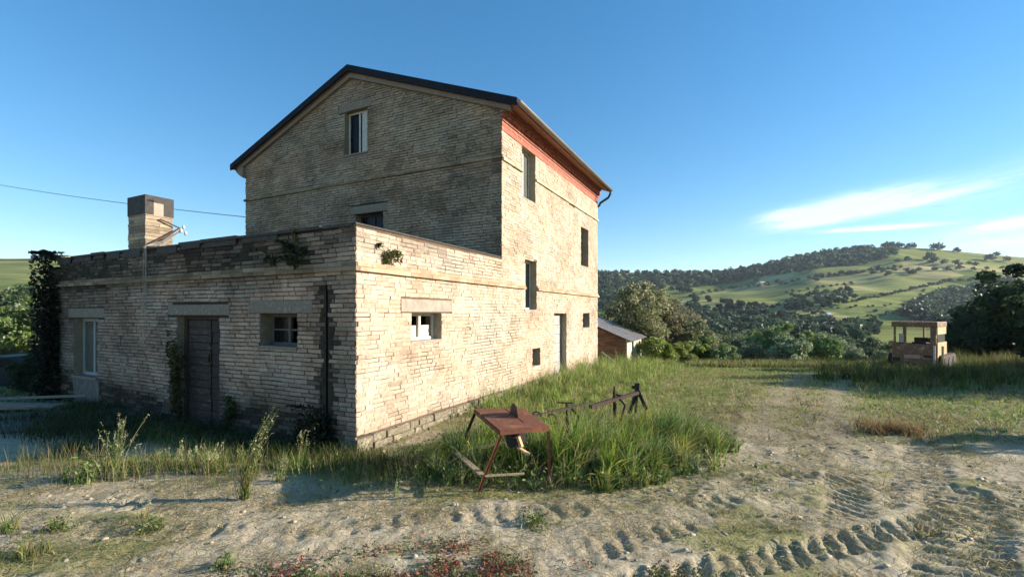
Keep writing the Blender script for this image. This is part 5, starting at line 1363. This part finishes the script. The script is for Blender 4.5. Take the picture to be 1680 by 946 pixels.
# cirrus, by sky direction
tc = N(nt, 'ShaderNodeTexCoord'); sx = N(nt, 'ShaderNodeSeparateXYZ'); nt.links.new(tc.outputs['Generated'], sx.inputs[0])
def mth(op, a, b=None, c=None):
    n = N(nt, 'ShaderNodeMath', operation=op)
    for i, v in enumerate((a, b, c)):
        if v is None: continue
        if isinstance(v, (int, float)): n.inputs[i].default_value = v
        else: nt.links.new(v, n.inputs[i])
    return n.outputs[0]
az = mth('ARCTAN2', sx.outputs[0], sx.outputs[1]); elv = mth('ARCSINE', sx.outputs[2])
def blob(px, py, wx, wy, tilt, amp):
    r = (px-CX)/F; t = (HY-py)/F; a0 = math.atan2(r, 1); e0 = math.asin(t/math.sqrt(1+r*r+t*t))
    dx = mth('SUBTRACT', az, a0); dy = mth('SUBTRACT', elv, e0)
    k = math.cos(a0)**2/F*1.0
    dx_ = mth('DIVIDE', dx, wx*k); dyr = mth('SUBTRACT', dy, mth('MULTIPLY', dx, tilt)); dy_ = mth('DIVIDE', dyr, wy*math.cos(a0)/F)
    s_ = mth('ADD', mth('MULTIPLY', dx_, dx_), mth('MULTIPLY', dy_, dy_))
    return mth('MULTIPLY', mth('EXPONENT', mth('MULTIPLY', s_, -1.0)), amp)
bl = [blob(1395, 338, 105, 15, .10, 1.0), blob(1345, 358, 70, 9, .12, .8), blob(1440, 374, 85, 3.5, -.03, .9), blob(1520, 328, 90, 7, .16, .5), blob(1660, 366, 75, 8, .1, .8), blob(1285, 352, 40, 8, .10, .5), blob(1640, 300, 160, 30, .3, .12), blob(1640, 395, 120, 14, 0, .25)]
tot = bl[0]
for b_ in bl[1:]: tot = mth('ADD', tot, b_)
cv = N(nt, 'ShaderNodeCombineXYZ'); nt.links.new(mth('MULTIPLY', az, 12.0), cv.inputs[0]); nt.links.new(mth('MULTIPLY', mth('SUBTRACT', elv, mth('MULTIPLY', az, .1)), 60.0), cv.inputs[1])
cn = N(nt, 'ShaderNodeTexNoise'); cn.inputs['Scale'].default_value = 1.3; cn.inputs['Detail'].default_value = 7; cn.inputs['Roughness'].default_value = .6; cn.inputs['Distortion'].default_value = 1.4
nt.links.new(cv.outputs[0], cn.inputs['Vector'])
cm = mth('MULTIPLY', tot, mth('ADD', mth('MULTIPLY', cn.outputs[0], 2.6), -.35))
cmx = N(nt, 'ShaderNodeClamp'); nt.links.new(cm, cmx.inputs[0]); cmx.inputs[2].default_value = .5
skh = N(nt, 'ShaderNodeHueSaturation'); skh.inputs['Saturation'].default_value = 1.46; skh.inputs['Value'].default_value = 1.36; gm_ = N(nt, 'ShaderNodeGamma'); gm_.inputs[1].default_value = .80; nt.links.new(sk.outputs[0], gm_.inputs[0]); nt.links.new(gm_.outputs[0], skh.inputs['Color'])
cl2 = mix(nt, cmx.outputs[0], skh.outputs[0], (7.2, 7.6, 7.6))
nt.links.new(cl2, bg.inputs[0])

# air
def haze():
    m = bpy.data.materials.new('haze'); m.use_nodes = True; t = m.node_tree; t.nodes.remove(t.nodes['Principled BSDF'])
    v = t.nodes.new('ShaderNodeVolumePrincipled'); v.inputs['Color'].default_value = (.72,.85,1,1); v.inputs['Density'].default_value = .00012; v.inputs['Anisotropy'].default_value = .2
    t.links.new(v.outputs[0], t.nodes['Material Output'].inputs['Volume'])
    mb = MB(); mb.box(-1500, 1500, -320, 1400, -90, 120); o = mb.build('haze', m); tag(o, 'thin blue evening haze over the valley', 'haze', kind='stuff')
haze()

cam = bpy.data.cameras.new('camera'); co = bpy.data.objects.new('camera', cam); COL.objects.link(co)
co.location = (0, 0, HC); co.rotation_euler = (R(90), 0, 0); cam.sensor_width = 36; cam.lens = 16; cam.shift_y = 40/1680; cam.clip_end = 20000; cam.clip_start = .05
scene.camera = co
scene.view_settings.view_transform = 'Standard'; scene.view_settings.look = 'None'; scene.view_settings.exposure = 1.3; scene.view_settings.gamma = 1
c = scene.cycles; c.use_denoising = True; c.max_bounces = 6; c.diffuse_bounces = 3; c.transmission_bounces = 3; c.transparent_max_bounces = 8; c.volume_bounces = 0; c.use_adaptive_sampling = True; c.adaptive_threshold = .02
c.sample_clamp_indirect = 5
